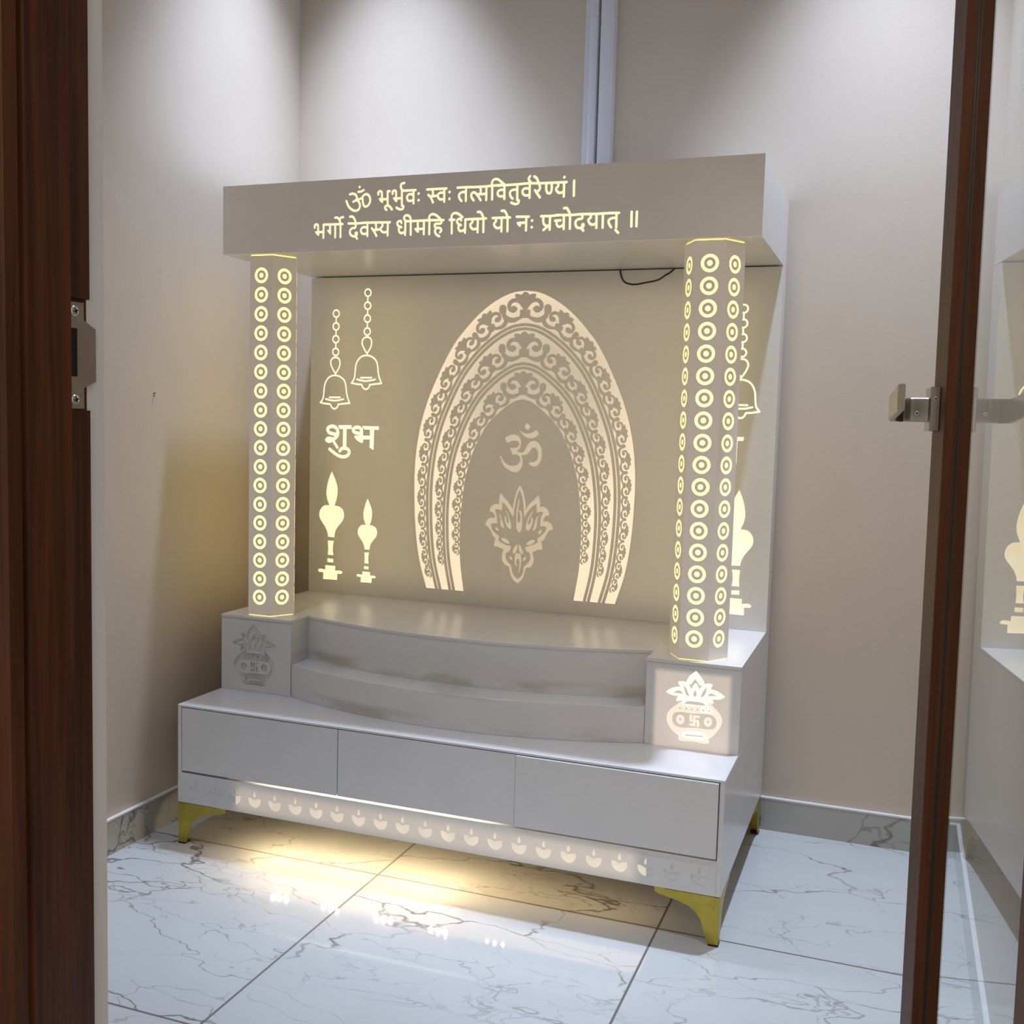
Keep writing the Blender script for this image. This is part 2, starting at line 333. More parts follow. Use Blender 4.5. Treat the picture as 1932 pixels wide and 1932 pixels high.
class SDF:
    def __init__(self, x0, x1, z0, z1, h=0.8):
        self.x0, self.z0, self.h = x0, z0, h; self.nx = int((x1 - x0) / h) + 2; self.nz = int((z1 - z0) / h) + 2
        self.d = np.full((self.nz, self.nx), 50.0)
    def win(self, pts, pad):
        a = np.array(pts); i0 = max(0, int((a[:, 0].min() - pad - self.x0) / self.h)); i1 = min(self.nx, int((a[:, 0].max() + pad - self.x0) / self.h) + 2)
        j0 = max(0, int((a[:, 1].min() - pad - self.z0) / self.h)); j1 = min(self.nz, int((a[:, 1].max() + pad - self.z0) / self.h) + 2)
        X, Z = np.meshgrid(self.x0 + self.h * np.arange(i0, i1), self.z0 + self.h * np.arange(j0, j1))
        return slice(j0, j1), slice(i0, i1), X, Z
    def apply(self, sj, si, v, sub):
        w = self.d[sj, si]
        if w.shape != v.shape: return
        self.d[sj, si] = np.maximum(w, -v) if sub else np.minimum(w, v)
    def stroke(self, pts, w, sub=False):
        """w: a width or a list of widths (one per point)"""
        pts = [tuple(p) for p in pts]; ws = w if isinstance(w, (list, tuple)) else [w] * len(pts)
        for k in range(len(pts) - 1):
            a, b = pts[k], pts[k + 1]; sj, si, X, Z = self.win([a, b], max(ws[k], ws[k + 1]) / 2 + 4)
            dx, dz = b[0] - a[0], b[1] - a[1]; L2 = dx * dx + dz * dz + 1e-9
            t = np.clip(((X - a[0]) * dx + (Z - a[1]) * dz) / L2, 0, 1)
            self.apply(sj, si, np.hypot(X - a[0] - t * dx, Z - a[1] - t * dz) - (ws[k] + (ws[k + 1] - ws[k]) * t) / 2, sub)
    def poly(self, pts, sub=False):
        pts = [tuple(p) for p in pts]; sj, si, X, Z = self.win(pts, 5)
        dist = np.full(X.shape, 1e9); ins = np.zeros(X.shape, bool)
        for k in range(len(pts)):
            a, b = pts[k], pts[(k + 1) % len(pts)]; dx, dz = b[0] - a[0], b[1] - a[1]; L2 = dx * dx + dz * dz + 1e-9
            t = np.clip(((X - a[0]) * dx + (Z - a[1]) * dz) / L2, 0, 1)
            dist = np.minimum(dist, (X - a[0] - t * dx)**2 + (Z - a[1] - t * dz)**2)
            if abs(dz) > 1e-9:
                c = ((a[1] > Z) != (b[1] > Z)) & (X < dx * (Z - a[1]) / dz + a[0]); ins ^= c
        dist = np.sqrt(dist); self.apply(sj, si, np.where(ins, -dist, dist), sub)
    def at(self, x, z):
        i = (x - self.x0) / self.h; j = (z - self.z0) / self.h; i0, j0 = int(math.floor(i)), int(math.floor(j))
        if i0 < 0 or j0 < 0 or i0 >= self.nx - 1 or j0 >= self.nz - 1: return 50.0
        u, v = i - i0, j - j0; d = self.d
        return (d[j0, i0] * (1 - u) + d[j0, i0 + 1] * u) * (1 - v) + (d[j0 + 1, i0] * (1 - u) + d[j0 + 1, i0 + 1] * u) * v
    def loops(self, tol=0.12):
        d = self.d.copy(); d[np.abs(d) < 1e-5] = 1e-5
        d[0, :] = d[-1, :] = 50; d[:, 0] = d[:, -1] = 50
        s = d < 0
        code = s[:-1, :-1] * 1 + s[:-1, 1:] * 2 + s[1:, 1:] * 4 + s[1:, :-1] * 8
        nxt = {}
        E = {1: [(3, 0)], 2: [(0, 1)], 3: [(3, 1)], 4: [(1, 2)], 5: [(3, 0), (1, 2)], 6: [(0, 2)], 7: [(3, 2)], 8: [(2, 3)], 9: [(2, 0)],
             10: [(0, 1), (2, 3)], 11: [(2, 1)], 12: [(1, 3)], 13: [(1, 0)], 14: [(0, 3)]}
        def key(j, i, e):
            return (j, i, 'h') if e == 0 else (j, i + 1, 'v') if e == 1 else (j + 1, i, 'h') if e == 2 else (j, i, 'v')
        for j, i in zip(*np.nonzero((code > 0) & (code < 15))):
            for a, b in E[int(code[j, i])]: nxt[key(j, i, a)] = key(j, i, b)
        def pt(k):
            j, i, t = k
            if t == 'h': a, b = d[j, i], d[j, i + 1]; return (self.x0 + self.h * (i + a / (a - b)), self.z0 + self.h * j)
            a, b = d[j, i], d[j + 1, i]; return (self.x0 + self.h * i, self.z0 + self.h * (j + a / (a - b)))
        out = []
        while nxt:
            k0, k = next(iter(nxt.items())); ring = [k0]; del nxt[k0]
            while k != k0 and k in nxt:
                ring.append(k); k = nxt.pop(k)
            if len(ring) > 5:
                q = rdp_closed([pt(r) for r in ring], tol)
                if len(q) >= 3: out.append(q)
        return out
def rdp(p, tol):
    keep = [0, len(p) - 1]; st = [(0, len(p) - 1)]; a = np.array(p)
    while st:
        i, j = st.pop()
        if j - i < 2: continue
        d = a[j] - a[i]; L = np.hypot(*d); w = a[i + 1:j] - a[i]
        e = np.abs(w[:, 0] * d[1] - w[:, 1] * d[0]) / L if L > 1e-9 else np.hypot(w[:, 0], w[:, 1])
        k = int(e.argmax())
        if e[k] > tol: k += i + 1; keep.append(k); st += [(i, k), (k, j)]
    return [p[k] for k in sorted(set(keep))]
def rdp_closed(p, tol):
    a = np.array(p); k = int(((a - a[0])**2).sum(1).argmax())
    if k == 0: return p
    return rdp(p[:k + 1], tol)[:-1] + rdp(p[k:] + [p[0]], tol)[:-1]

def engrave(rect, shapes, depth, to3d, back):
    """rect (x0,x1,z0,z1) mm; shapes: list of (loops, inside(x,z)->bool).  Returns MB of the sheet with recesses cut in,
    and one MB of the recess floor per shape.  to3d(x_mm, z_mm, depth_m) -> xyz; back = sheet thickness (m)."""
    x0, x1, z0, z1 = rect
    pts = [(x0, z0), (x1, z0), (x1, z1), (x0, z1)]; edges = [(0, 1), (1, 2), (2, 3), (3, 0)]; walls = []
    for loops, _ in shapes:
        for lp in loops:
            o = len(pts); pts += lp; n = len(lp); edges += [(o + i, o + (i + 1) % n) for i in range(n)]; walls.append((o, n))
    vs, _, tris, _, _, _ = delaunay_2d_cdt([Vector((p[0] / 1000, p[1] / 1000)) for p in pts], edges, [], 0, 1e-7, False)
    vs = [(v[0] * 1000, v[1] * 1000) for v in vs]
    sheet = MB(); floors = [MB() for _ in shapes]; used = [dict() for _ in range(len(shapes) + 1)]
    for t in tris:
        cx = sum(vs[i][0] for i in t) / 3; cz = sum(vs[i][1] for i in t) / 3; which = -1
        for si, (_, ins) in enumerate(shapes):
            if ins(cx, cz): which = si; break
        mb = sheet if which < 0 else floors[which]; dd = 0.0 if which < 0 else depth; u = used[which]; ff = []
        for i in t:
            if i not in u: u[i] = len(mb.v); mb.v.append(tuple(to3d(vs[i][0], vs[i][1], dd)))
            ff.append(u[i])
        mb.f.append(tuple(ff)); mb.m.append(0)
    for o, n in walls:
        a = [to3d(*pts[o + i], 0.0) for i in range(n)]; b = [to3d(*pts[o + i], depth) for i in range(n)]
        sheet.add(a + b, [(i, (i + 1) % n, (i + 1) % n + n, i + n) for i in range(n)])
    c = [to3d(x, z, k) for k in (0.0, back) for x, z in ((x0, z0), (x1, z0), (x1, z1), (x0, z1))]
    sheet.add(c, [(0, 1, 5, 4), (1, 2, 6, 5), (2, 3, 7, 6), (3, 0, 4, 7), (7, 6, 5, 4)])
    return sheet, floors
def bbox_sdf(allpts, pad=8, h=0.8):
    a = np.array(allpts); return SDF(a[:, 0].min() - pad, a[:, 0].max() + pad, a[:, 1].min() - pad, a[:, 1].max() + pad, h)
def sdf_of(items, h=0.6, fn=lambda p: p, ws=1.0):
    items = [(k, [fn(tuple(p)) for p in pts], None if w is None else w * ws) for k, pts, w in items]
    s = bbox_sdf([p for _, pts, _ in items for p in pts], 12, h)
    for k, pts, w in items:
        sub = k[0] == '-'
        if k[1] == 'P': s.poly(catmull(pts, 4, True, 0.62) if len(pts) > 5 else pts, sub)
        elif k[1] == 'S': s.stroke(catmull(pts, 6), w, sub)
        else: s.stroke(pts, w, sub)
    return s
def shape(s, tol=0.12): return (s.loops(tol), lambda x, z, s=s: s.at(x, z) < 0)
# outlines and centre lines of the engraved writing and ornaments, in millimetres on their own sheet (x, height)
TEXT = [
('S','403.7 1793.1 413.3 1794.3 421.6 1790.7 425.4 1783.1 423.5 1778 414.6 1772.9'),
('S','423.5 1778 430.9 1772.4 435 1761.8 431.2 1752.2 422 1748.8 410.6 1752.5 400.4 1761.6 393.5 1775.9'),
('S','425.5 1776.1 432.1 1778.7 441.4 1780 443.5 1770.7 447 1761.3 452.3 1758.4 460.8 1763 465.6 1773.7 463.1 1784.7 454.4 1791.1 446.5 1789 442 1783.4 441.4 1780'),
('S','429.4 1798.4 438.4 1798.8 445.4 1802.3'),
('D','433.2 1810.9'),
('S','489.9 1788.6 489.3 1793.2 493.7 1796.8 498.9 1795 500.4 1788.7 500.6 1775.5'),
('P','491.4 1778.2 504.5 1778 503.6 1766.5 500.5 1766.7 493.5 1773'),
('L','500.6 1775.2 517.5 1775.3'),
('L','517.2 1795.8 517.9 1758.1'),
('L','517.2 1795.4 523.4 1795.5'),
('S','514.8 1747 510.2 1751.6 512 1757.2 519.2 1758.1 525.7 1754.3 530.6 1747.3'),
('S','532.2 1788 531.7 1792.9 535.9 1796.4 541 1794.7 542.2 1787.8 542.4 1775.3'),
('P','533.7 1778.5 546 1778.3 545.6 1766.6 542.3 1766.7 535.5 1773.3'),
('L','542.2 1775.5 559.5 1775.8'),
('L','559.2 1794.9 559.9 1755.7'),
('S','559.9 1756.2 564.5 1754.3 562.7 1748.2 554.3 1746.8 544.2 1751.8'),
('S','560.5 1795.4 556 1804.7 557.2 1812 566.1 1814.4'),
('L','559.2 1794.7 599.2 1794.6'),
('L','593.1 1794.4 593.8 1760.6'),
('S','593.1 1782.5 583.1 1785 575.9 1781.6 574.6 1774.9 578.3 1768.5 586 1767.5 593.4 1770'),
('D','607.9 1785.2'),
('D','608.3 1768.2'),
('L','632.4 1794.5 687.8 1794.2'),
('S','647.7 1794 648.9 1787.2 648.7 1778.2 643.4 1775.6'),
('S','636.1 1780.5 642.5 1775.1 650 1760.4'),
('L','643.1 1775.6 663.2 1777.7'),
('L','681.6 1793.4 682.1 1760.7'),
('S','681.2 1783.6 671.8 1784.4 664.7 1780.8 664.1 1774.1 670.9 1767.1 681.5 1768.3'),
('D','696.7 1784.9'),
('D','696.7 1767.5'),
('L','718.8 1794.7 743.4 1794.8 767.9 1793.7 802 1794 817.6 1794.9 846.7 1795.6'),
('L','742.8 1794.2 743.1 1760.1'),
('S','742.5 1782.4 731.4 1782.6 723.9 1776.8 725 1767.9 731 1760.4'),
('S','765.1 1760.2 758.5 1769.6 758.8 1777.4 764.6 1780.7 772 1776.7 778.3 1768.7 784.4 1759.8'),
('S','782.9 1792.8 784.4 1782.8 783 1777.3 775.7 1774.9'),
('L','776.3 1774.9 800 1775.4'),
('L','799.6 1793 799.8 1759.7'),
('L','815.5 1795 816.1 1760.5'),
('S','815.5 1795 814.7 1803.8 820.2 1810.1 829.2 1810.5 840.2 1803 849 1795.4'),
('L','849 1794.9 849.6 1760.1'),
('S','849.1 1782 839.7 1783.4 832 1779.4 831 1772.8 835.4 1767.7 842 1766.6 849.5 1768.6'),
('L','830.8 1794.2 850.2 1794.3 884.7 1794.7 915.4 1795.9 942.4 1794.3 1014.7 1793.4'),
('L','884.1 1794.2 884.6 1756'),
('S','883.9 1781.7 873.2 1781.7 865.9 1778.2 864.5 1771.2 867.8 1763.9 872.1 1759.7'),
('S','884 1756.6 889.1 1753.7 886.7 1747.4 879 1745.9 868.2 1750.2'),
('L','917.4 1794.7 917.6 1759.7'),
('S','917.2 1782.2 908.7 1783.7 900.5 1781.4 898.3 1775 901.4 1768.9 908 1765.8 917.1 1767.4'),
('S','920.6 1796.7 914.9 1804.6 914.7 1809.5 917.8 1812.9'),
('S','928.7 1812 934.9 1807.8 940.5 1796.7'),
('S','941.8 1793.4 944.9 1785.7 944 1779.3 939.4 1774.6 933.6 1775.4'),
('S','931.7 1777.7 936.6 1771 945.5 1759.2'),
('S','961.6 1792.4 962.1 1776.2 966.4 1769 972.5 1768.7 975.7 1775.5 975.7 1791.7'),
('S','992.3 1791.9 993.1 1785.4 987.9 1779.2 990 1772.7 996.5 1768 1002.3 1768.6 1008.5 1771.8'),
('L','1008.4 1792.1 1008.6 1758.7'),
('D','1008.5 1805.8'),
('L','1034.2 1795.9 1034.6 1759.2'),
('S','296.9 1708.7 296.1 1714.4 300.9 1717.7 306 1716 307.1 1709.5 307.3 1697.7'),
('P','297.9 1698.6 311.4 1699.3 309.9 1687.2 306.3 1687.7 299.8 1694.4'),
('L','307.3 1696.3 324 1696.5'),
('L','324.1 1715.9 323.9 1680.9'),
('L','323.9 1715.9 382.8 1715.3'),
('L','343.9 1715.1 344.9 1692.2'),
('P','335.3 1700.4 346.1 1702.4 347.2 1689.2 344 1690.5 336.7 1697.8'),
('L','360.2 1715.1 360.4 1680.8'),
('L','376.4 1715 376.6 1680.9'),
('S','359.6 1733.2 366.9 1732.9 373.2 1725.6 376.3 1717.3'),
('S','376.3 1718.5 373.8 1727.4 377.5 1732.5 384.4 1733.6'),
('L','400.5 1716.2 425.9 1715.2 451.1 1716.2 525.7 1714.4'),
('S','405.3 1734.2 413 1733.6 419.1 1726.7 423.2 1716.7'),
('S','421.9 1715 421.8 1704.5 412.8 1703.4 405.9 1697 406.6 1688.2 413.1 1682.2 422.5 1680.9 427.6 1675'),
('P','419.7 1689.5 422.3 1693.5 426.3 1693.6 429.8 1690.3 429.1 1684.5 425.8 1680 421.8 1683.1'),
('L','458.4 1714.7 458.6 1680.8'),
('S','458 1703.2 447.4 1704.7 440.1 1701 438.9 1694 443.6 1687.8 451.6 1686.6 458.2 1689.3'),
('S','482.8 1714.9 484.3 1706.2 483.7 1698.2 476.6 1694.7'),
('S','471.6 1700.9 476.6 1695 486 1680.2'),
('L','476.6 1694.7 497.5 1697.7'),
('S','502.5 1714.1 503.3 1705.5 497.5 1698.2 500.5 1692.7 508.2 1688.6 519.2 1691.1'),
('L','519.4 1714 519 1680.5'),
('S','559.5 1711.4 557.8 1715.8 552 1716.2 547.4 1711.8 549.6 1704.9 559.4 1700.2'),
('S','553.6 1701.3 552.1 1693.4 556.5 1685.8 563.6 1685.2 570.8 1689.3'),
('L','570.9 1717.7 570.8 1679.9'),
('L','571 1715.2 590.6 1714.9 641.4 1715.1 681.1 1713.9'),
('L','586.7 1717.1 587.2 1679.8'),
('S','570.9 1716.6 566.7 1723.8 569.8 1729.5 576.2 1730.6 582.9 1727.5 587.3 1717.1'),
('L','607.2 1714.6 607.6 1694.7'),
('P','598 1696.2 611.4 1695.9 610.4 1685 606.8 1684.8 600 1691'),
('L','607.6 1693.4 625.2 1694.1'),
('L','625 1714.4 625.1 1679.6'),
('L','640.8 1715.5 641 1679'),
('S','640.8 1715.5 640 1723.8 644.7 1729.1 652.5 1730.3 662.6 1725.3 674.8 1714.1'),
('S','675.2 1713 674.6 1706.3 665.6 1705.2 657.1 1704.4 656.7 1698.5 662 1694.9 672.1 1693.4 675.4 1687.7 671.7 1683.1'),
('S','660.8 1694.8 657.2 1686.7 661.2 1678 669.8 1673'),
('L','698.3 1714 711.8 1713.4'),
('L','704.7 1714.6 705.2 1678.9'),
('S','704.7 1714.1 703.9 1723.4 708.5 1729.4 717.4 1730.3 726.2 1726 734.7 1719.2'),
('S','731.1 1711.3 729.5 1715.3 724 1715 719.6 1710.7 721.7 1703.9 730.8 1699'),
('S','725.6 1699.8 723.9 1691.5 728.4 1684.6 735.8 1684.6 742.9 1688.5'),
('L','743.1 1713.1 742.7 1679.4'),
('L','742.5 1712.9 775.9 1713.4'),
('S','762.2 1712.9 763 1705.6 757.1 1699.7 759.3 1692.4 766.5 1687.1 777.7 1690.6'),
('L','767.9 1712.7 800.4 1713.2'),
('L','777.9 1713.4 777.9 1679.3'),
('L','793.5 1713.3 794 1679.1'),
('S','777.2 1730.6 783.9 1730.3 789 1724.6 793.7 1714.4'),
('L','818.6 1713.6 866.4 1713.1'),
('S','826.8 1713 828.2 1705.3 823 1698.8 825.6 1692.1 832.3 1687.4 843.3 1690.3'),
('L','843.6 1713.5 843.6 1679.1'),
('L','859.8 1713.9 860.2 1678.9'),
('S','842.9 1730.5 850.4 1730.2 855.3 1724 860.2 1713.9'),
('L','884.2 1714.2 917.2 1712.8'),
('L','891.8 1698.1 910.8 1698.7'),
('P','885.6 1700.2 897.1 1701.2 895.9 1689.7 892.3 1689.4 886.5 1695.8'),
('L','910.6 1712.9 910.4 1678.8'),
('D','925.9 1703'),
('D','925.8 1686.4'),
('L','950 1712.8 971.3 1712 999.6 1713.5'),
('S','955.9 1711.6 956.9 1695.8 961.5 1689.6 967.4 1688 973.7 1690.8'),
('L','973.8 1711.4 973.7 1678.7'),
('L','967.4 1686.2 957.2 1678.2'),
('L','987.4 1700.3 1001.7 1700.3'),
('S','991.5 1699.9 992.4 1690.1 997.8 1684.8 1003.5 1685.6 1010.5 1690.5'),
('L','1010.4 1713.7 1010.7 1678.8'),
('L','1026.5 1713 1026.8 1678.9'),
('S','1010 1730 1016.9 1729.9 1021.6 1723.9 1027 1713.5'),
('L','989.7 1713.8 1029.1 1712.3 1055.3 1713.4 1093.8 1712.3 1127.4 1713 1152.1 1712.3'),
('S','1057.6 1712.8 1057.7 1702.8 1050 1701.8 1042 1696.8 1041.6 1688.2 1046.7 1680.7 1055.3 1679.4 1062.1 1672.9'),
('P','1056.2 1686.6 1058.3 1690.8 1061.7 1691.5 1065 1688.4 1064.5 1683 1061.1 1677.8 1057.6 1680.1'),
('S','1079.1 1712.9 1080.5 1704.9 1074.5 1698.7 1076.4 1692.2 1083.4 1686.6 1095.2 1689.3'),
('L','1094.9 1712.3 1095.5 1678.4'),
('L','1111.2 1712.1 1111.6 1678.3'),
('L','1145.8 1711.9 1146.3 1678'),
('S','1144.8 1701 1133.4 1700 1126.7 1695.5 1127.2 1688.1 1133.1 1678.5'),
('L','1144.7 1671.5 1151.6 1664.3'),
('L','1183.8 1713.6 1184.3 1678.5'),
('L','1197 1713.2 1197 1678.5'),
]
MOTIF = {
'om': [
('+P','687.5 1144.2 699.7 1152.2 713.7 1155.6 725.5 1154.4 734.3 1148.7 739.3 1140.8 741 1132.8 739.3 1122.6 736.9 1114.5 732.2 1110.3 727.4 1106.6 734.5 1102.3 742.1 1101.4 749.5 1103.8 754.7 1111.1 759.7 1122.3 764.8 1130.5 772.1 1136.2 781.6 1138 790.1 1136.8 797.7 1131 803.2 1123.7 807.2 1112.8 808.7 1099.9 807.6 1084.8 803.7 1073.6 797.6 1065.4 790.2 1061.1 783.9 1060.3 775.3 1062.5 767.1 1069.2 769.7 1072.3 779.2 1073.2 787.7 1075.5 793.9 1082.3 796.5 1092.4 796.4 1102.4 793.5 1111.4 789.7 1116.2 785.3 1118.6 779 1117.4 773.8 1112.7 768.7 1105.5 763.5 1099.3 758.3 1095.6 750.9 1094.3 741.7 1094.5 745.2 1086.5 747.1 1076.5 746.9 1064.4 743.4 1054.2 736.2 1045.8 727.7 1040.9 718 1041 707.1 1044.1 696.1 1050.3 686.1 1058 680.4 1066.9 675.8 1077.9 671.6 1089 675.4 1090.1 678.9 1083.1 684.6 1074.2 691.3 1067.3 699 1062.6 706.6 1059.8 717.4 1060.2 726 1062.1 733.4 1066.9 737.6 1072.1 739 1078.2 737.1 1087.3 732.7 1092.7 725.1 1095.1 716.5 1094.4 713.2 1094 710.3 1101.5 704 1114.9 713.7 1114.7 723.4 1115.6 730.8 1119.3 734.4 1125.5 733.7 1131.5 728.2 1135.9 720.6 1137.2 712.1 1135.9 703.5 1133.1 697.1 1128.9 693.8 1131.3',None),
('+P','735.2 1172.3 741.3 1165 748.9 1161.2 757.5 1159.9 767.1 1160.7 776.5 1163.9 782.8 1168.1 787.9 1173.8 798.4 1160.6 789.6 1152.3 779.2 1147 769.6 1145.7 758.9 1147.4 749.2 1153.1 741.5 1159.9 737 1165.8',None),
('+P','758.1 1193 770.2 1181.3 760.9 1169.5 751.1 1179.3 751.5 1183.8',None),
],
'shubh': [
('+S','102.9 1139.7 100.5 1155.7 89.4 1163.8 76.5 1163.9 65.2 1156.4 69.4 1145.5 84.2 1140.4 98.9 1138',11.3),
('+S','101.4 1154.1 102.9 1139.7 93.5 1126.5 71.5 1120.2',11.9),
('+P','55.3 1121.3 60.4 1127.1 71.4 1130.4 82.5 1128.6 88.1 1123.1 84.5 1114.9 73.5 1110.2 62.4 1111.8 56.8 1116.5',None),
('+L','89.1 1113.5 101.7 1096.1',9.4),
('+L','128.7 1163.7 128.7 1098.6',13.5),
('+P','104 1168.7 154 1170 154.2 1158 109.6 1156.8',None),
('+S','110.7 1084.8 117.9 1092.6 130.6 1094.6 143.5 1089.4 145.8 1079.9 138.3 1070.3 123.7 1066.2 107.2 1069.1 90.5 1077.9 73.4 1089.5',10.7),
('+S','190.6 1143.8 188.6 1156.5 181.3 1163 169.5 1163.2 160.2 1157.7 160.7 1150.9 169.8 1145.9 187.9 1143.4',11.2),
('+L','189.8 1158.1 191 1119.8',11.5),
('+P','163.6 1135.8 197 1138.4 195.6 1114.4 190.2 1114.2 173.8 1121.7 165.5 1130.3',None),
('+L','191.7 1131 227.5 1132.1',11.8),
('+P','220.8 1163.7 235.9 1164.1 235.4 1091.7 220.1 1099.2',None),
('+P','192 1168.6 253.6 1168.6 252.1 1157.4 199.3 1157.6',None),
],
'bell': [
('+L','217.1 1594 216.6 1590.5 215.1 1587.3 212.6 1584.8 209.6 1583.3 206.2 1582.7 202.7 1583.4 199.6 1585 197.1 1587.6 195.5 1590.9 194.9 1594.4 195.4 1598 196.9 1601.1 199.3 1603.6 202.4 1605.2 205.8 1605.7 209.2 1605.1 212.3 1603.4 214.8 1600.8 216.4 1597.6 217.1 1594',4.9),
('+L','217 1552.9 216.5 1549.4 215 1546.2 212.6 1543.7 209.5 1542.1 206.1 1541.5 202.7 1542.1 199.5 1543.8 197 1546.4 195.4 1549.6 194.8 1553.2 195.3 1556.7 196.8 1559.9 199.2 1562.4 202.3 1564 205.7 1564.5 209.2 1563.9 212.3 1562.3 214.8 1559.7 216.4 1556.5 217 1552.9',5.0),
('+L','216.7 1512.1 216.2 1508.6 214.7 1505.4 212.3 1502.8 209.2 1501.2 205.8 1500.7 202.4 1501.3 199.2 1502.9 196.7 1505.5 195.1 1508.7 194.5 1512.3 195 1515.9 196.5 1519.1 198.9 1521.6 202 1523.2 205.4 1523.7 208.9 1523.1 212 1521.5 214.5 1518.9 216.1 1515.7 216.7 1512.1',5.0),
('+L','216.7 1471.2 216.2 1467.7 214.7 1464.5 212.3 1461.9 209.2 1460.3 205.8 1459.7 202.3 1460.3 199.2 1462 196.7 1464.5 195 1467.8 194.4 1471.3 194.9 1474.9 196.4 1478.1 198.9 1480.7 201.9 1482.3 205.4 1482.8 208.8 1482.2 211.9 1480.6 214.4 1478 216.1 1474.8 216.7 1471.2',5.0),
('+L','206.2 1580.6 205.7 1566.5',4.8),
('+L','206.2 1539.4 205.6 1525.9',4.8),
('+L','205.8 1498.7 205.6 1485',4.8),
('+S','206 1401 192.8 1420.7 187.5 1438.2 193.3 1449.5 204.6 1453.8 217 1449.5 221.9 1438.1 218.5 1420.7 206 1401',5.2),
('+S','150.7 1306.5 160 1319.4 163.4 1341.5 165.6 1361.3 171.6 1376.8 183.8 1390 204.8 1395.5 224.7 1390.1 239.7 1377.1 245 1359.7 247.8 1337.9 253 1320.4 259.4 1306.3',5.3),
('+S','150.7 1306.5 170.3 1303 188.2 1301.7',5.3),
('+S','188.2 1301.7 192.9 1292.3 203.4 1286.9 212.8 1291.5 217.6 1302.1',5.3),
('+S','217.6 1301.2 234.8 1303.8 259.4 1306.3',5.3),
('+L','184.4 1323.7 223.4 1324.1',5.3),
('+S','170.5 1318.5 190 1314.3 209.9 1313.8 236.6 1318.7',5.3),
],
'lamp': [
('+P','83 1017.8 89.5 1004.6 99.2 984.3 104.9 963.8 105.2 945.1 101.3 924.1 94.5 905 107.4 903.6 121.6 897.1 129.3 884 129.6 867.4 122.3 852.4 110.7 839.2 101.5 826.1 96.9 813.3 95.5 799.6 71 800.1 68.5 813.6 61.1 830 49 846.1 39.3 860.2 36.7 874.8 42.4 891.8 55.4 903 74.4 905 65.8 926.5 62.7 945.1 65.2 968.2 72 993.5 78.8 1010.4',None),
('+P','70 787.5 93.7 787.9 90.8 773.1 90.1 756.2 92.7 740 70.6 740.2 72.1 757.1 71.4 773.9',None),
('+P','69.6 728.5 92.2 728 92.4 715.4 69.3 715.9',None),
('+P','61.6 704.8 100.3 704.8 99.8 689.6 122.3 689.6 128.2 685.4 122.4 679.8 108.3 679.7 107.4 658.6 53.8 657.7 54.7 680 36.7 681.2 33.8 685.8 39 691.1 61.8 690',None),
],
'lotus': [
('+P','740.9 1002.4 751.3 983.4 757.3 963.4 761.1 943.3 762.9 924.8 768.7 938.7 779.1 951 791.2 961.7 800.6 974 806.3 960.8 807.6 947.4 807 937.3 818.5 938.7 829.2 933.4 836.6 923.7 837.8 912.9 828.1 911.5 821.3 902.7 819.8 893.4 832.2 894.1 842.9 888.8 849.4 879.1 850.6 869.1 840.1 866.8 833.3 858.8 828.3 847.5 823.3 837.9 813.7 832.2 817.6 821.5 818.1 805.4 806.5 806.4 796 801.4 786.3 796.5 791.1 785.8 792.3 774 789.2 760.1 781.4 750.2 767.2 746.6 763.9 734.4 759.1 717 750.4 704.3 740.7 696.7 728.7 704.4 719.3 717.4 714.3 730.8 711.2 746.8 698.3 751.9 689.8 761.6 686.7 773.5 688.2 787.3 691.5 798.7 680.4 804 669.4 806.7 660.2 806.9 660.8 819.9 665 832.2 655.7 838.5 649.8 851.8 641.3 863.4 629.1 872.1 632.5 883.5 639.6 892.5 650.5 895.7 660.6 895.4 658.5 905.5 653.7 912.1 642.6 915.8 645.1 927.1 653.1 936.1 664 939.2 674 938.8 672.8 950.7 674.3 962.7 678.5 974.9 687 963.4 698.1 953.7 709.4 940.7 719.7 925.9 720.5 942.9 725 963.5 731.6 984.2',None),
('-P','740.5 987.1 746.2 974.7 751.3 954.7 754.5 934.5 756.6 910.9 758.2 900.9 764.1 914.7 772.6 927 783 937.7 796.1 946.8 796.5 933.4 798.7 918.7 808.3 923.1 818.9 922.8 815.7 914.2 811.6 903.9 810.1 892 810.6 878.5 820.3 879.1 831 876.3 828.6 866.1 821 855.5 812.4 848.2 801.1 839 804.1 829.1 793.6 821.6 781.3 816.6 763.5 811.1 764.6 804.4 769.3 797.9 775.6 795.8 779.5 786.7 779.8 774.8 775.6 764.3 766.9 756 760.8 749.6 758.6 734 752.7 719.9 741.2 710.5 730.1 718.2 722.5 731.4 717.4 751.6 707.1 761.1 700.4 772.7 700.9 789.9 709.8 793.9 715 802.8 715.7 812.3 703.9 812.4 691 816.7 681.8 821.2 673.4 826.7 677.6 839.8 664.6 847.6 655.2 855.6 650.4 865.6 648.3 876.7 658.3 879 669.2 879.6 667.9 894.1 664.8 909.3 660.8 922.8 671.7 923.4 682.7 919.7 684.1 934.3 683.8 947 693.1 939.8 704.3 926.8 713.8 912 720.1 900.4 723.1 915.9 725.7 936.4 730.4 960.4 735.3 977.6',None),
('+P','738.5 960 740.4 959.2 739.1 942.2 736.9 923.4 735.8 899.6 736.1 889.4 740.1 885.4 744.2 889.9 743.6 910.2 740.5 923.6 741.3 925.4 747.8 918.9 750.9 903.8 750.7 880.1 749.4 863 743.4 854.1 736.9 858.8 732.6 870.5 731.6 889.2 731.7 916.4 734.6 942',None),
('+P','693.6 922 697.2 921.3 704.8 908.1 710.7 891.4 715.7 874.6 715.1 863.5 706.9 865.6 698.4 877 693.5 890.4 693.3 898.9 696.8 905.1 698.8 897.5 700 887.3 703.8 881.6 707.4 882.7 706.1 894.5 701.2 909.6',None),
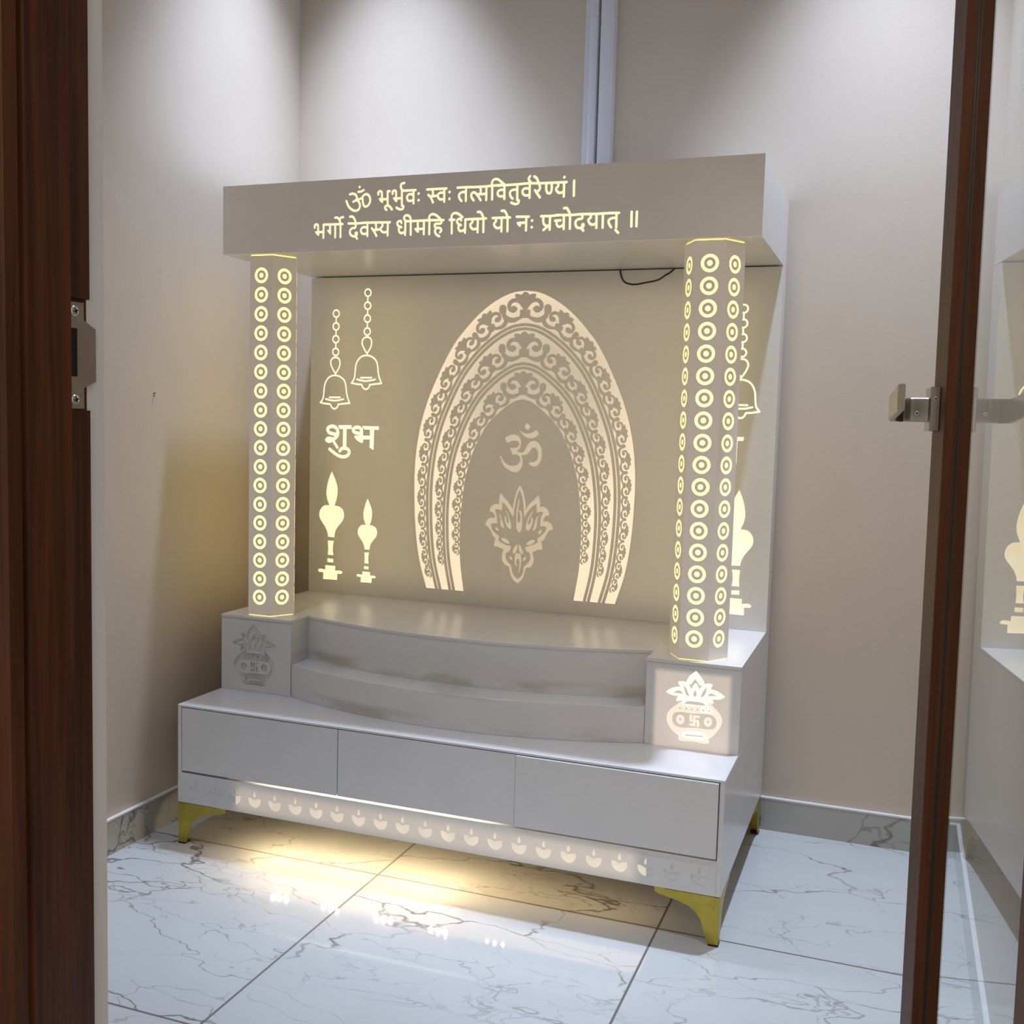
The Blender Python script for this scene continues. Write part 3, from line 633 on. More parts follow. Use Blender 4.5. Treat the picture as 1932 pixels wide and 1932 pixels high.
('+P','782.6 922.5 784.4 920.9 780.3 910.5 774.3 901.8 771 891.4 770.3 884.6 773.1 881.4 777.4 885 779.9 893.6 778.7 903.7 783.1 903.9 786 897.3 783.7 883.7 778.8 869.8 772.7 862.7 763.7 864.7 762.6 872.3 766.6 889.5 771.5 905',None),
('+P','672 913.1 678.5 906.6 683.5 893.2 689.3 878.2 692.4 864.7 684.1 869.3 679.2 881 679.8 893 675.9 904.8',None),
('+P','806.9 912.9 801.8 905 799.5 893 798.2 876.1 794 867.4 785.2 863.5 788.5 873.8 792.5 887.6 796.5 903',None),
('+P','663.1 868.1 669.6 865.1 675.3 859.4 671.7 854.9 664.3 859.6',None),
('+P','813.5 868.5 815.5 861.9 809.5 853.9 803.2 856.9 806.6 863.1',None),
('+P','683.3 834.2 690.5 835.5 703.4 830.3 711.8 821.4 709.2 817.8 696.4 820.4 686.2 826.6',None),
('+P','765.9 819.8 772 827.9 784.3 834.6 793.2 835.1 794.2 830.1 786.4 822.8 774.1 817.8',None),
('+P','736.3 818.2 738.2 814.6 736.8 802.6 731.6 792 725.4 787.3 722.6 791.4 725.9 803.5 731 814.1',None),
('+P','742.1 818.6 748.2 813.5 753.9 802 756.9 790.3 753.4 787.5 746.9 793 742.1 804.6',None),
('+P','712 782.1 719.4 777.4 723.2 770.8 719.7 767.2 713.2 771.9',None),
('+P','766.1 782.4 767.2 775.6 760.3 767.5 755.7 769.7 759.1 776.8',None),
('+P','738.9 790.7 747.1 788.7 750.9 781.3 751.4 764.3 749.2 747 745.1 730.5 742.5 729.4 744.7 746.7 746 763.9 743.9 772.3 740.3 773.7 735.9 768.3 735.3 759.7 739.1 751.4 738.3 749.7 731.8 754.3 729.7 766.2 730.1 781.6 733.5 788.7',None),
],
'kalash_bright': [
('+P','1389.1 593.8 1399 582.8 1405.8 574.7 1411.2 562.7 1418.1 565.6 1426.7 565.5 1431.1 562.2 1427.6 556.3 1426.2 551.7 1434.8 551 1445.7 547.3 1456.7 540.9 1462.2 536.6 1457.1 532.7 1446.5 528.2 1431 527.5 1433.9 521.8 1433.1 515.1 1426.7 515.4 1420.1 516.9 1423.6 510.1 1422.2 505 1416.3 504.3 1388.1 503.1 1363 502.3 1356.4 503.8 1355 509.2 1359.1 516.3 1349.3 514.1 1342.8 512.2 1342.6 517.7 1346.1 526.5 1335.6 525.8 1324.5 528.4 1315.4 533 1319.7 537.4 1329.4 544.1 1342.4 548.9 1351.2 549.9 1346.6 556 1344.7 561.9 1353.9 564.6 1364.9 563 1370.9 576.4 1379.3 586.2',None),
('-P','1387.4 573.8 1393.2 565.6 1397.8 558.4 1404.3 558.6 1401.3 553.3 1399.6 547.6 1395.8 554.9 1391.1 562.1 1388.7 563.5 1385.2 560.3 1381.7 553.3 1378.5 546.3 1375.7 552.6 1371.7 557.7 1377.1 558.9 1382.2 566.6',None),
('-P','1358.7 554.6 1364.4 549.1 1369.1 540.8 1374.6 528.1 1368.5 529.6 1363.8 536.9 1361.3 544.3',None),
('-P','1388 545.7 1391.5 540 1391.8 532.3 1388.7 528.1 1384.8 531 1384.5 538.1',None),
('-P','1416.3 556.1 1415.6 547.2 1413.8 539.3 1409.7 532.2 1401.8 528.5 1404.2 536 1408.1 545.2',None),
('-P','1334.2 533.5 1342.8 538.9 1349.4 540.2 1355 537 1357.4 531.7 1346.4 533.2',None),
('-P','1419.9 533.9 1423.4 540.4 1427.7 541.4 1435.3 539.6 1441.9 535.9 1431.2 535.2',None),
('-P','1360.6 507.6 1370.1 515.4 1387.6 516.3 1403.9 516 1409.4 514.5 1416.1 509.2 1393.4 508.2 1377 508.4',None),
('+P','1366.6 440.9 1390.7 441.8 1412.4 441.8 1419.1 437.1 1422.2 429.7 1419.7 423.3 1412.2 421.8 1389.3 421 1366.3 421.3 1360.1 425 1358.7 431 1362.3 437.6',None),
('-P','1368.1 431.6 1412.8 432.7 1414 429.6 1367.1 427.9',None),
('+L','1410.1 496.9 1410.1 496.9',16.5),
('+L','1424.7 497.3 1424.7 497.3',16.5),
('-L','1410.3 496.9 1410.4 496.9',5.1),
('-L','1424.7 497.3 1424.7 497.3',5.0),
],
'kalash_pot': [
('+P','1352.7 512.2 1344.2 504.5 1333.5 495.5 1325.1 485.5 1321 477.2 1319.7 466.9 1322.3 456 1328.9 444.5 1338.2 434.5 1352.9 424.6 1351.6 417.2 1353.3 415.2 1386.3 415.6 1425.5 415.7 1428 418.3 1425.6 425.7 1434.4 433.5 1444.7 445.9 1452.7 459.1 1457 472.8 1456 482.6 1451.3 492 1442.3 501.9 1431.1 511.6 1423.3 517.2',None),
('-P','1343.9 485 1383.4 485.9 1428.9 487.6 1437.7 483.7 1443.5 474.5 1443.9 464.6 1440 455.3 1432.6 451.6 1395.7 450.8 1344.2 449.3 1337.3 455.7 1333.6 465.3 1334.9 475.5 1338.5 482.1',None),
('+P','1364.6 468.6 1364 463.9 1362 459.7 1358.8 456.7 1355 455.3 1351.1 455.7 1347.7 457.9 1345.4 461.6 1344.4 466.1 1345 470.7 1347.1 474.9 1350.2 477.9 1354 479.3 1357.9 478.9 1361.3 476.7 1363.6 473 1364.6 468.6',None),
('-L','1354.2 467.8 1354.2 467.8',6.2),
('+P','1433.2 470.8 1432.6 466.1 1430.5 462 1427.3 459 1423.5 457.6 1419.5 458 1416.1 460.2 1413.7 463.7 1412.7 468.2 1413.3 472.9 1415.4 477 1418.6 480 1422.5 481.4 1426.4 480.9 1429.8 478.8 1432.2 475.2 1433.2 470.8',None),
('-L','1423.2 469.5 1423.2 469.5',6.2),
('+L','1388.6 479.3 1389.5 457.2',6.2),
('+L','1380.6 467.5 1398.3 468.3',6.2),
('+L','1388.6 479 1399.5 479.4',6.2),
('+L','1398.3 468.3 1398.6 456.1',6.2),
('+L','1389.5 457.5 1379.8 457.6',6.2),
('+L','1380.6 467.5 1380.1 480.5',6.2),
('-L','1352.8 495.5 1352.9 495.5',5.1),
('-L','1367.7 496 1367.7 496',5.1),
('-L','1381.5 496.2 1381.5 496.2',5.1),
('-L','1395.7 496.5 1395.7 496.5',5.1),
],
'diya': [
('+P','228.6 164.7 238.7 163.6 247.4 159.6 256 163.2 267.2 164.1 267.3 155 263 146 254.4 139.4 247.5 139.1 237.1 143.6 230.1 152.4',None),
('+P','248.1 183.3 251.2 176.9 251.6 169.4 249.1 166.7 244.2 168.3 244.7 175.9',None),
],
}
def unpack(s):
    a = [float(q) for q in s.split()]
    return [(a[i], a[i + 1]) for i in range(0, len(a), 2)]
MOTIF = {k: [(a, unpack(p), w) for a, p, w in v] for k, v in MOTIF.items()}
TEXT = [(k, unpack(p)) for k, p in TEXT]
# ------------------------------------------------------------------ the room
XL, XR, YB, YF, ZC = -0.12, 2.047, 0.79, -1.474, 3.43
def struct(name, mb, mat, label, cat, **kw):
    return tag(obj(name, mb, mat, **kw), label, cat, 'structure')
mb = MB(); mb.box(-0.9, 2.9, -3.9, YB + 0.1, -0.06, 0.0)
struct('floor', mb, M['floor'], 'glossy white marble tile floor with thin grey veins and grout lines', 'floor')
mb = MB(); mb.box(XL - .1, XR + .1, YF - .2, YB + .1, ZC, ZC + .06)
struct('ceiling', mb, M['ceil'], 'plain ceiling above the corner room', 'ceiling')
mb = MB(); mb.box(XL - .1, XL, YF, YB + .1, 0, ZC)
struct('wall_left', mb, M['wall'], 'cream painted wall to the left of the white shrine', 'wall')
mb = MB(); mb.box(XL, XR, YB, YB + .1, 0, ZC)
struct('wall_back', mb, M['wall'], 'cream painted wall behind the white shrine', 'wall')
mb = MB(); mb.box(XR, XR + .1, YF, YB + .1, 0, ZC)
struct('wall_right', mb, M['wall'], 'cream painted wall seen through the glass door', 'wall')
mb = MB(); mb.box(XL - .1, 0.995, -1.66, YF, 0, ZC); mb.box(0.995, 1.050, -1.5, YF, 0, 2.2)
mb.box(0.995, 2.004, -1.66, YF, 2.2, ZC); mb.box(2.004, XR + .1, -1.5, YF, 0, 2.2); mb.box(2.06, XR + .1, -1.66, -1.5, 0, 2.2)
struct('wall_front', mb, M['reveal'], 'pale plaster edge of the doorway beside the dark door frame', 'wall')
def skirting(name, x0, x1, y0, y1, label):
    mb = MB(); mb.box(x0, x1, y0, y1, 0, 0.0935)
    o = struct(name, mb, M['skirt'], label, 'baseboard', bevel=.001)
    b = MB(); dx = 0.0; b.box(x0 - (0.001 if x1 - x0 < .05 and x0 > 1 else 0), x1 + (0.001 if x1 - x0 < .05 and x0 < 1 else 0), y0 - (0.001 if y1 - y0 < .05 else 0), y1, 0.0935, 0.1005)
    obj('filler_bead', b, M['bead'], o, bevel=.002)
skirting('baseboard_left', XL, XL + .010, YF, YB, 'grey veined marble skirting along the left wall')
skirting('baseboard_back', XL + .010, XR - .010, YB - .010, YB, 'grey veined marble skirting along the back wall')
skirting('baseboard_right', XR - .010, XR, YF, YB, 'grey marble skirting behind the glass door')

# door frame on the left of the picture
def frame_poly(sx):      # section (x measured from the opening side)
    return [(0, -1.5), (0, -1.5385), (.012, -1.5385), (.012, -1.594), (.008, -1.5965), (.008, -1.6035), (.015, -1.606), (.015, -1.622), (.0, -1.634), (.0, -1.72), (-.055, -1.72), (-.055, -1.5)]
mb = MB()
mb.prism([(1.055 + u, v) for u, v in frame_poly(1)], 0, 1.1929, lambda u, v, a: (u, v, a))
notch = [(u, v) if i > 1 else ((u - .0045, v + (0.0 if i == 0 else .003)) ) for i, (u, v) in enumerate(frame_poly(1))]
mb.prism([(1.0505, -1.5), (1.0505, -1.5385)] + [(1.055 + u, v) for u, v in frame_poly(1)[2:]], 1.1929, 1.3043, lambda u, v, a: (u, v, a))
mb.prism([(1.055 + u, v) for u, v in frame_poly(1)], 1.3043, 2.15, lambda u, v, a: (u, v, a))
mb.prism([(2.003 - u, v) for u, v in frame_poly(1)], 0, 2.15, lambda u, v, a: (u, v, a))
mb.box(1.0, 2.058, -1.72, -1.5, 2.15, 2.2)
fr = struct('trim_1', mb, M['wood'], 'dark brown wooden door frame at the left edge with a steel strike plate', 'door frame')
# strike plate: lies on the rebate face x = 1.055, outline in (y, z)
ZS0, ZS1 = 1.1945, 1.3005
pl = [(-1.5375, ZS0), (-1.5055, ZS0), (-1.5055, 1.2155), (-1.4895, 1.2225), (-1.4895, 1.2755), (-1.5055, 1.2835), (-1.5055, ZS1), (-1.5375, ZS1), (-1.5375, 1.2745), (-1.5145, 1.2745), (-1.5145, 1.2265), (-1.5375, 1.2265)]
mb = MB()
mb.prism(pl, 1.0506, 1.0524, lambda u, v, a: (a + max(0, u + 1.5055) * 0.05, u, v))
sp = obj('strike_plate', mb, M['strike'], fr)
mb = MB(); mb.box(1.0500, 1.0508, -1.5375, -1.5148, 1.2268, 1.2742); obj('bolt_hole', mb, M['dark'], fr)
for zz in (1.2035, 1.2915):
    mb = MB(); mb.disc((1.0522, -1.5185, zz), (1, 0, 0), .0052, .0018, 20, 0, .0007)
    s = .0007
    for k in (0, 1):
        a = math.radians(20 + 90 * k); c, d = math.cos(a), math.sin(a); L = .0030
        q = [(-L, -s), (L, -s), (L, s), (-L, s)]
        mb.add([(1.0549, -1.5185 + u * c - v * d, zz + u * d + v * c) for u, v in q], [(0, 1, 2, 3)], 1)
    obj('screw', mb, [M['screw'], M['dark']], sp, smooth=False)

# glass door, opened into the room
phi, dd, tl = 0.0855, 1.8395, 0.0052
nv = Vector((math.cos(phi) * math.cos(tl), math.sin(phi) * math.cos(tl), math.sin(tl))); tv = Vector((-math.sin(phi), math.cos(phi), 0)); uv = nv.cross(tv)
def dl(s, n, z): return nv * (dd + n) + tv * s + uv * z
hinge = dl(-1.697, 0, 0); hinge.z = 0
door = thing('door_1', tuple(hinge), 'open glass door in a dark brown wooden frame at the right edge', 'door', 'structure')
HN0, HN1 = -.0177, .0195
def dprism(mb, s0, s1, n0, n1, z0, z1, mi=0):
    vs = [dl(s, n, z) for z in (z0, z1) for s, n in ((s0, n0), (s1, n0), (s1, n1), (s0, n1))]
    mb.add(vs, [(0, 3, 2, 1), (4, 5, 6, 7), (0, 1, 5, 4), (1, 2, 6, 5), (2, 3, 7, 6), (3, 0, 4, 7)], mi)
S_IN, S_OUT, S_H0, S_H1 = -.924, -.786, -1.584, -1.697
for a, b in ((S_IN, S_OUT), (S_H1, S_H0)):
    mb = MB(); dprism(mb, a, b, HN0, HN1, 0.012, 2.10); obj('stile', mb, M['wood_door'], door, bevel=.0015)
for a, b in ((0.012, 0.17), (1.98, 2.10)):
    mb = MB(); dprism(mb, S_H0, S_IN, HN0, HN1, a, b); obj('rail', mb, M['wood_door'], door, bevel=.0015)
mb = MB(); vs = [dl(s, n, z) for z in (.16, 1.99) for s, n in ((S_H0 - .008, 0), (S_IN + .008, 0), (S_IN + .008, .005), (S_H0 - .008, .005))]
mb.add(vs, [(0, 1, 5, 4)], 0); mb.add(vs, [(0, 3, 2, 1), (4, 5, 6, 7), (1, 2, 6, 5), (2, 3, 7, 6), (3, 0, 4, 7)], 1)
obj('glass_pane', mb, [M['glass'], M['glass_body']], door)
mb = MB(); dprism(mb, S_IN - .0012, S_IN, -.0028, -.0004, .17, 1.98); dprism(mb, S_H0, S_H0 + .0012, -.0028, -.0004, .17, 1.98); obj('gasket', mb, M['gasket'], door)
hd = obj('handle', (lambda m: (dprism(m, -.870, -.806, -.0317, -.0177, 1.1865, 1.2505), m)[1])(MB()), M['steel'], door, bevel=.0012)
path = catmull([(-.834, -.031), (-.834, -.056), (-.836, -.068), (-.845, -.078), (-.862, -.0825), (-.90, -.0835), (-1.02, -.084)], 6)
mb = MB(); rings = []
for i, (s, n) in enumerate(path):
    a = path[max(i - 1, 0)]; b = path[min(i + 1, len(path) - 1)]; tx, ty = b[0] - a[0], b[1] - a[1]; L = math.hypot(tx, ty); tx /= L; ty /= L
    px, py = -ty, tx; f = i / (len(path) - 1); zc = 1.2175 + max(0, (-.85 - s)) * 0.075; w = .0048 if f > .3 else .0048 + (.3 - f) / .3 * .010; h = .0178
    ch = .0015
    rings.append([dl(s + px * a_, n + py * a_, zc + b_) for a_, b_ in ((-w, -h + ch), (-w + ch, -h), (w - ch, -h), (w, -h + ch), (w, h - ch), (w - ch, h), (-w + ch, h), (-w, h - ch))])
vs = [q for r in rings for q in r]; fs = [(i * 8 + k, i * 8 + (k + 1) % 8, (i + 1) * 8 + (k + 1) % 8, (i + 1) * 8 + k) for i in range(len(rings) - 1) for k in range(8)]
fs += [tuple(range(8)), tuple(range((len(rings) - 1) * 8, len(rings) * 8))]
mb.add(vs, fs); obj('lever', mb, M['steel'], hd)
for (s, n, z, r) in ((-.8702, -.0245, 1.2335, .0028), (-.8475, -.047, 1.2125, .0030)):
    mb = MB(); c = dl(s, n, z); mb.disc(c + tv * .0006, -tv, r, .0012, 16, 0); mb.disc(c - tv * .0002, -tv, r * .55, .0011, 12, 1); obj('screw', mb, [M['screw'], M['dark']], hd)

# ------------------------------------------------------------------ plastic cable trunking down the back wall
for (x0, x1, lab) in ((.874, .918, 'narrow white plastic cable trunking on the back wall, the left of the pair'), (.9215, .971, 'wide white plastic cable trunking on the back wall, the right of the pair')):
    t = thing('cable_trunking', ((x0 + x1) / 2, YB, 1.0), lab, 'cable trunking', None, None)
    mb = MB(); mb.box(x0, x1, YB - .008, YB - .0002, .1005, ZC - .002); obj('channel', mb, M['pvc'], t, bevel=.0015)
    a = x0 + (.018 if x0 < .9 else .003); b = x1 - (.0015 if x0 < .9 else .004)
    mb = MB()
    for z0, z1 in ((.101, 2.4075), (2.4085, ZC - .002)) if x0 < .9 else ((.101, ZC - .002),):
        pr = [(a, YB - .008)] + [(a + (b - a) * (0.5 - 0.5 * math.cos(math.pi * k / 8)), YB - .016 - .006 * math.sin(math.pi * k / 8)) for k in range(9)] + [(b, YB - .008)]
        mb.prism(pr, z0, z1, lambda u, v, q: (u, v, q))
    obj('lid', mb, M['pvc'], t)

# nail in the left wall
mb = MB(); mb.disc((XL + .004, .051, 1.247), (1, 0, 0), .0017, .0015, 12); mb.tube([(XL - .004, .051, 1.2465), (XL + .0045, .051, 1.247)], .0012, 8); mb.tube([(XL + .003, .050, 1.244), (XL + .0025, .0515, 1.236)], .0009, 6)
tag(obj('nail', mb, M['dark']), 'small dark nail stub in the bare left wall', 'nail')

# ------------------------------------------------------------------ the white temple unit
W, D = 1.5, .757
ZL, ZT, ZM, ZP, ZS, ZTOP = .119, .3945, .488, .615, .645 + 1.0, 1.834
shrine = thing('home_temple', (W / 2, D / 2, 0), 'white backlit home temple with two lit pillars, standing on gold legs in the corner', 'home temple')
def arc(ye, ym, x0=.2345, x1=1.263, n=40):
    c = (x0 + x1) / 2; hf = (x1 - x0) / 2
    R = (hf * hf + (ye - ym)**2) / (2 * (ye - ym)) if ye - ym > 1e-6 else 1e9
    return [(x0 + (x1 - x0) * k / n, ym + R - math.sqrt(max(R * R - (x0 + (x1 - x0) * k / n - c)**2, 0))) for k in range(n + 1)]
# cabinet
mb = MB()
mb.box(.006, W - .006, .019, D, ZL + .002, .388)
mb.box(0, .0115, 0, D, ZL, ZT - .006); mb.box(W - .0115, W, 0, D, ZL, ZT - .006)
mb.box(0, W, -.0005, D, ZT - .006, ZT)
mb.box(.0116, W - .0116, .019, D - .002, ZL, ZL + .012)
cab = obj('cabinet', mb, M['acrylic'], shrine, bevel=.0008, seg=1)
for i, (x0, x1) in enumerate(((.0135, .4998), (.5018, .9932), (.9952, 1.4865))):
    mb = MB(); y = 0.0 if i < 2 else -.0055
    mb.box(x0, x1, y, .0185, .2088, .3862)
    obj('drawer', mb, M['acrylic'], shrine, bevel=.0008, seg=1)
# apron with a row of oil-lamp cut-outs
apr = []
base = MOTIF['diya']; xs = [.0605 + .0632 * k for k in range(23)]
for xk in xs:
    apr.append(shape(sdf_of(base, .4, lambda p, xk=xk: (p[0] - 249.0 + xk * 1000, p[1]))))
sheet, floors = engrave((11.6, 1488.4, 119.2, 203.0), apr, .0022, lambda x, z, d: (x / 1000, d, z / 1000), .018)
ap = obj('apron', sheet, M['apron'], shrine)
for f in floors: obj('oil_lamp_cutout', f, M['diya'], ap)
mb = MB(); mb.box(.16, 1.05, .0055, .017, .2032, .2084); obj('light_strip', mb, M['tape'], shrine)
for k in range(5):
    x = .314 + .157 * k; mb = MB(); mb.box(x - .032, x + .032, .020, .032, .1135, .1188, 0)
    for j in (-1, 0, 1): mb.box(x + j * .021 - .003, x + j * .021 + .003, .0235, .0285, .1127, .1135, 1)
    lm = obj('led_module', mb, [M['pvc'], M['led'] if 0 <= k < 4 else M['led_dim']], shrine)
area((.74, .075, .1175), (0, 0, 0), 1.14, .10, 0.5, (1.0, .68, .32), 'led_tape_light')
# gold legs
lp = [(.0015, .0), (.026, 0), (.036, .034), (.044, .058), (.054, .072), (.072, .086), (.100, .0945), (.146, .103), (.153, .107), (.1545, .1188), (.0015, .1188)]
for sx in (0, 1):
    for sy in (0, 1):
        X = (lambda u: u) if not sx else (lambda u: W - u); Y = (lambda v: v + .001) if not sy else (lambda v: D - .001 - v)
        mb = MB()
        mb.prism(lp, .0005, .0035, lambda u, v, a: (X(u), Y(a), max(v, .004)))
        mb.prism(lp, .0015, .0045, lambda u, v, a: (X(a), Y(u), max(v, .004)))
        mb.add([(X(.0015), Y(.0005), .1172), (X(.13), Y(.0005), .1172), (X(.0015), Y(.13), .1172), (X(.0015), Y(.0005), .1188), (X(.13), Y(.0005), .1188), (X(.0015), Y(.13), .1188)], [(0, 1, 2), (3, 5, 4), (0, 3, 4, 1), (1, 4, 5, 2), (2, 5, 3, 0)])
        lg = obj('leg', mb, M['gold'], shrine)
        mb = MB(); mb.box(min(X(.0005), X(.024)), max(X(.0005), X(.024)), min(Y(0), Y(.024)), max(Y(0), Y(.024)), 0, .0045)
        obj('foot_pad', mb, M['rubber'], lg)
# plinth body with the concave top step, and its top slab
def plinth_outline(o, ob):
    fr_ = [(x, y - o) for x, y in arc(.2934, .1935)]
    return [(0 - ob, .2065 - ob), (.2335 + o, .2065 - ob), (.2335 + o, fr_[0][1])] + fr_[1:-1] + [(1.2640 - o, fr_[-1][1]), (1.2640 - o, .2065 - ob), (W + ob, .2065 - ob), (W + ob, D), (0 - ob, D)]
mb = MB(); mb.prism(plinth_outline(0, 0), ZT + .0002, ZP - .009, lambda u, v, a: (u, v, a)); obj('plinth', mb, M['stained'], shrine)
def slab_outline():
    a = [(x, y - .002) for x, y in arc(.2934, .1935)]
    return [(0, .197), (.2350, .197), (.2350, a[0][1])] + a[1:-1] + [(1.2625, a[-1][1]), (1.2625, .197), (W, .197), (W, D), (0, D)]
mb = MB(); mb.prism(slab_outline(), ZP - .0085, ZP, lambda u, v, a: (u, v, a)); obj('top_slab', mb, M['acrylic'], shrine, bevel=.0008, seg=1)
st = arc(.2015, .0955)
mb = MB(); mb.prism([(.2352, .2925)] + st + [(1.2620, .2925)] + [(x, y - .0004) for x, y in reversed(arc(.2930, .1931))][1:-1], ZT + .0003, ZM, lambda u, v, a: (u, v, a)); obj('step', mb, M['stained'], shrine, bevel=.0006, seg=1)
# pedestal fronts with the pot-and-leaves engraving; right one is lit, left one is not
kb, kp = MOTIF['kalash_bright'], MOTIF['kalash_pot']
for lit_, x0, x1, dx in ((False, 0.6, 233.5, 0), (True, 1264.5, 1499.4, 0)):
    kx = np.mean([p[0] for p in kb[0][1]]); dx = 0 if lit_ else (112.0 - kx)
    fn = lambda p, dx=dx: (p[0] + dx, p[1])
    sb = sdf_of(kb, .4, fn); sp_ = sdf_of(kp, .4, fn)
    # the bright cut is deeper, so it is taken out of the shallower one (a thin rim is left between them)
    def minus(a, b):
        for j in range(a.nz):
            z = a.z0 + j * a.h
            zi = (z - b.z0) / b.h; j0 = int(round(zi))
            if j0 < 0 or j0 >= b.nz: continue
            xi = np.round((a.x0 + a.h * np.arange(a.nx) - b.x0) / b.h).astype(int); ok = (xi >= 0) & (xi < b.nx)
            v = np.full(a.nx, 50.0); v[ok] = b.d[j0, xi[ok]]
            a.d[j] = np.maximum(a.d[j], -(v - .7))
    minus(sp_, sdf_of([q for q in kb if q[0][0] == '+'], .4, fn))
    sheet, floors = engrave((x0, x1, ZT * 1000 + .5, 605.5), [shape(sb), shape(sp_)], .0025 if lit_ else .0055, lambda x, z, d: (x / 1000, .1990 + d, z / 1000), .0075)
    pd = obj('pedestal_front', sheet, M['pedestal_lit'] if lit_ else M['acrylic'], shrine)
    pd['label'] = 'right pedestal front with a glowing pot of leaves' if lit_ else 'left pedestal front with an unlit engraved pot of leaves'
    obj('leaf_motif', floors[0], M['leaf'] if lit_ else M['acrylic'], pd); obj('pot_motif', floors[1], M['pot'] if lit_ else M['acrylic'], pd)

# back panel
YP = .681
sh = []
def add_shape(name, s, mat): sh.append((name, shape(s), mat))
bl = MOTIF['bell']; add_shape('bell_motif', sdf_of(bl, .6), 'bell'); add_shape('bell_motif', sdf_of(bl, .6, lambda p: (p[0] - 114.2, p[1] - 65.0)), 'bell')
lm_ = MOTIF['lamp']; small = lambda p: (214.5 + (p[0] - 80.5) * .767, 658.1 + (p[1] - 658.0) * .767)
add_shape('oil_lamp_motif', sdf_of(lm_, .6), 'lamp'); add_shape('oil_lamp_motif', sdf_of(lm_, .6, small), 'lamp')
# the right-hand side repeats the ornaments mirrored
CX = 744.5; mir = lambda p: (2 * CX - p[0], p[1])
add_shape('bell_motif', sdf_of(bl, .6, mir), 'bell'); add_shape('bell_motif', sdf_of(bl, .6, lambda p: mir((p[0] - 114.2, p[1] - 65.0))), 'bell')
add_shape('oil_lamp_motif', sdf_of(lm_, .6, mir), 'lamp'); add_shape('oil_lamp_motif', sdf_of(lm_, .6, lambda p: mir(small(p))), 'lamp')
add_shape('lettering', sdf_of(MOTIF['shubh'], .6), 'bell')
# the matching word on the right: its last letter is the same one as on the left
def labh():
    it = MOTIF['shubh']; a = np.array([p for k, pts, w in it for p in pts]); x1 = a[:, 0].max(); DX = 1413.0 - x1
    bh = [(k, [(p[0] + DX, p[1]) for p in pts], w) for k, pts, w in it[7:]]
    x0 = min(p[0] for k, pts, w in bh for p in pts); zt = max(p[1] for p in bh[-1][1]); zb = min(p[1] for p in it[4][1])
    w1 = it[4][2]; t = zt - w1 * .45; X = lambda q: x0 - q * .72
    bh += [('+L', [(X(125), t), (X(-6), t)], w1 * .9), ('+L', [(X(22), t), (X(22), zb)], w1), ('+L', [(X(52), t), (X(52), zb)], w1),
           ('+S', [(X(52), zb + 34), (X(66), zb + 42), (X(76), zb + 32), (X(78), zb + 20), (X(88), zb + 34), (X(100), zb + 42), (X(112), zb + 34), (X(114), zb + 18), (X(104), zb + 6)], w1 * .85)]
    return bh
add_shape('lettering', sdf_of(labh(), .6), 'bell')
add_shape('om_sign', sdf_of(MOTIF['om'], .5), 'om'); add_shape('lotus_motif', sdf_of(MOTIF['lotus'], .5), 'om')
# three-banded arch of scrollwork
AX = 742.0
OUT = [(0, 1591), (40, 1586), (90, 1565), (148, 1524), (195, 1476), (232, 1430), (284, 1334), (320.5, 1248), (346, 1155), (358.5, 1053), (358.8, 945), (352, 841), (338, 750), (311, 658)]
INN = [(0, 1264), (24, 1258), (60, 1235), (90, 1209), (115, 1183), (135, 1150), (155, 1110), (171, 1065), (184, 1015), (193, 945), (199, 870), (198, 800), (195, 750), (181.5, 660)]
def resample(c, n=160):
    q = np.array(catmull(c, 10)); L = np.concatenate([[0], np.cumsum(np.hypot(*np.diff(q, axis=0).T))]); t = np.linspace(0, L[-1], n)
    return np.stack([np.interp(t, L, q[:, 0]), np.interp(t, L, q[:, 1])], 1)
O_, I_ = resample(OUT), resample(INN)
def at_u(u): return I_ + (O_ - I_) * u
def full(c, z0=None): return [(AX + x, z) for x, z in c[::-1]] + [(AX - x, z) for x, z in c[1:]]
A = SDF(AX - 375, AX + 375, 640, 1606, .75)
A.poly(full(O_)); A.poly(full(I_)[::-1], True); A.poly([(AX - 181.5, 662), (AX - 182.5, 630), (AX + 182.5, 630), (AX + 181.5, 662)], True)
BAND = 9.2
def offset(c, d):
    t = np.gradient(c, axis=0); t /= np.hypot(t[:, 0], t[:, 1])[:, None]
    o = c + np.stack([-t[:, 1], t[:, 0]], 1) * d
    o[0, 0] = 0; return o
for u in (.312, .672):
    for q in (-6.2, 6.2): A.stroke(full(offset(at_u(u), q)), BAND, True)
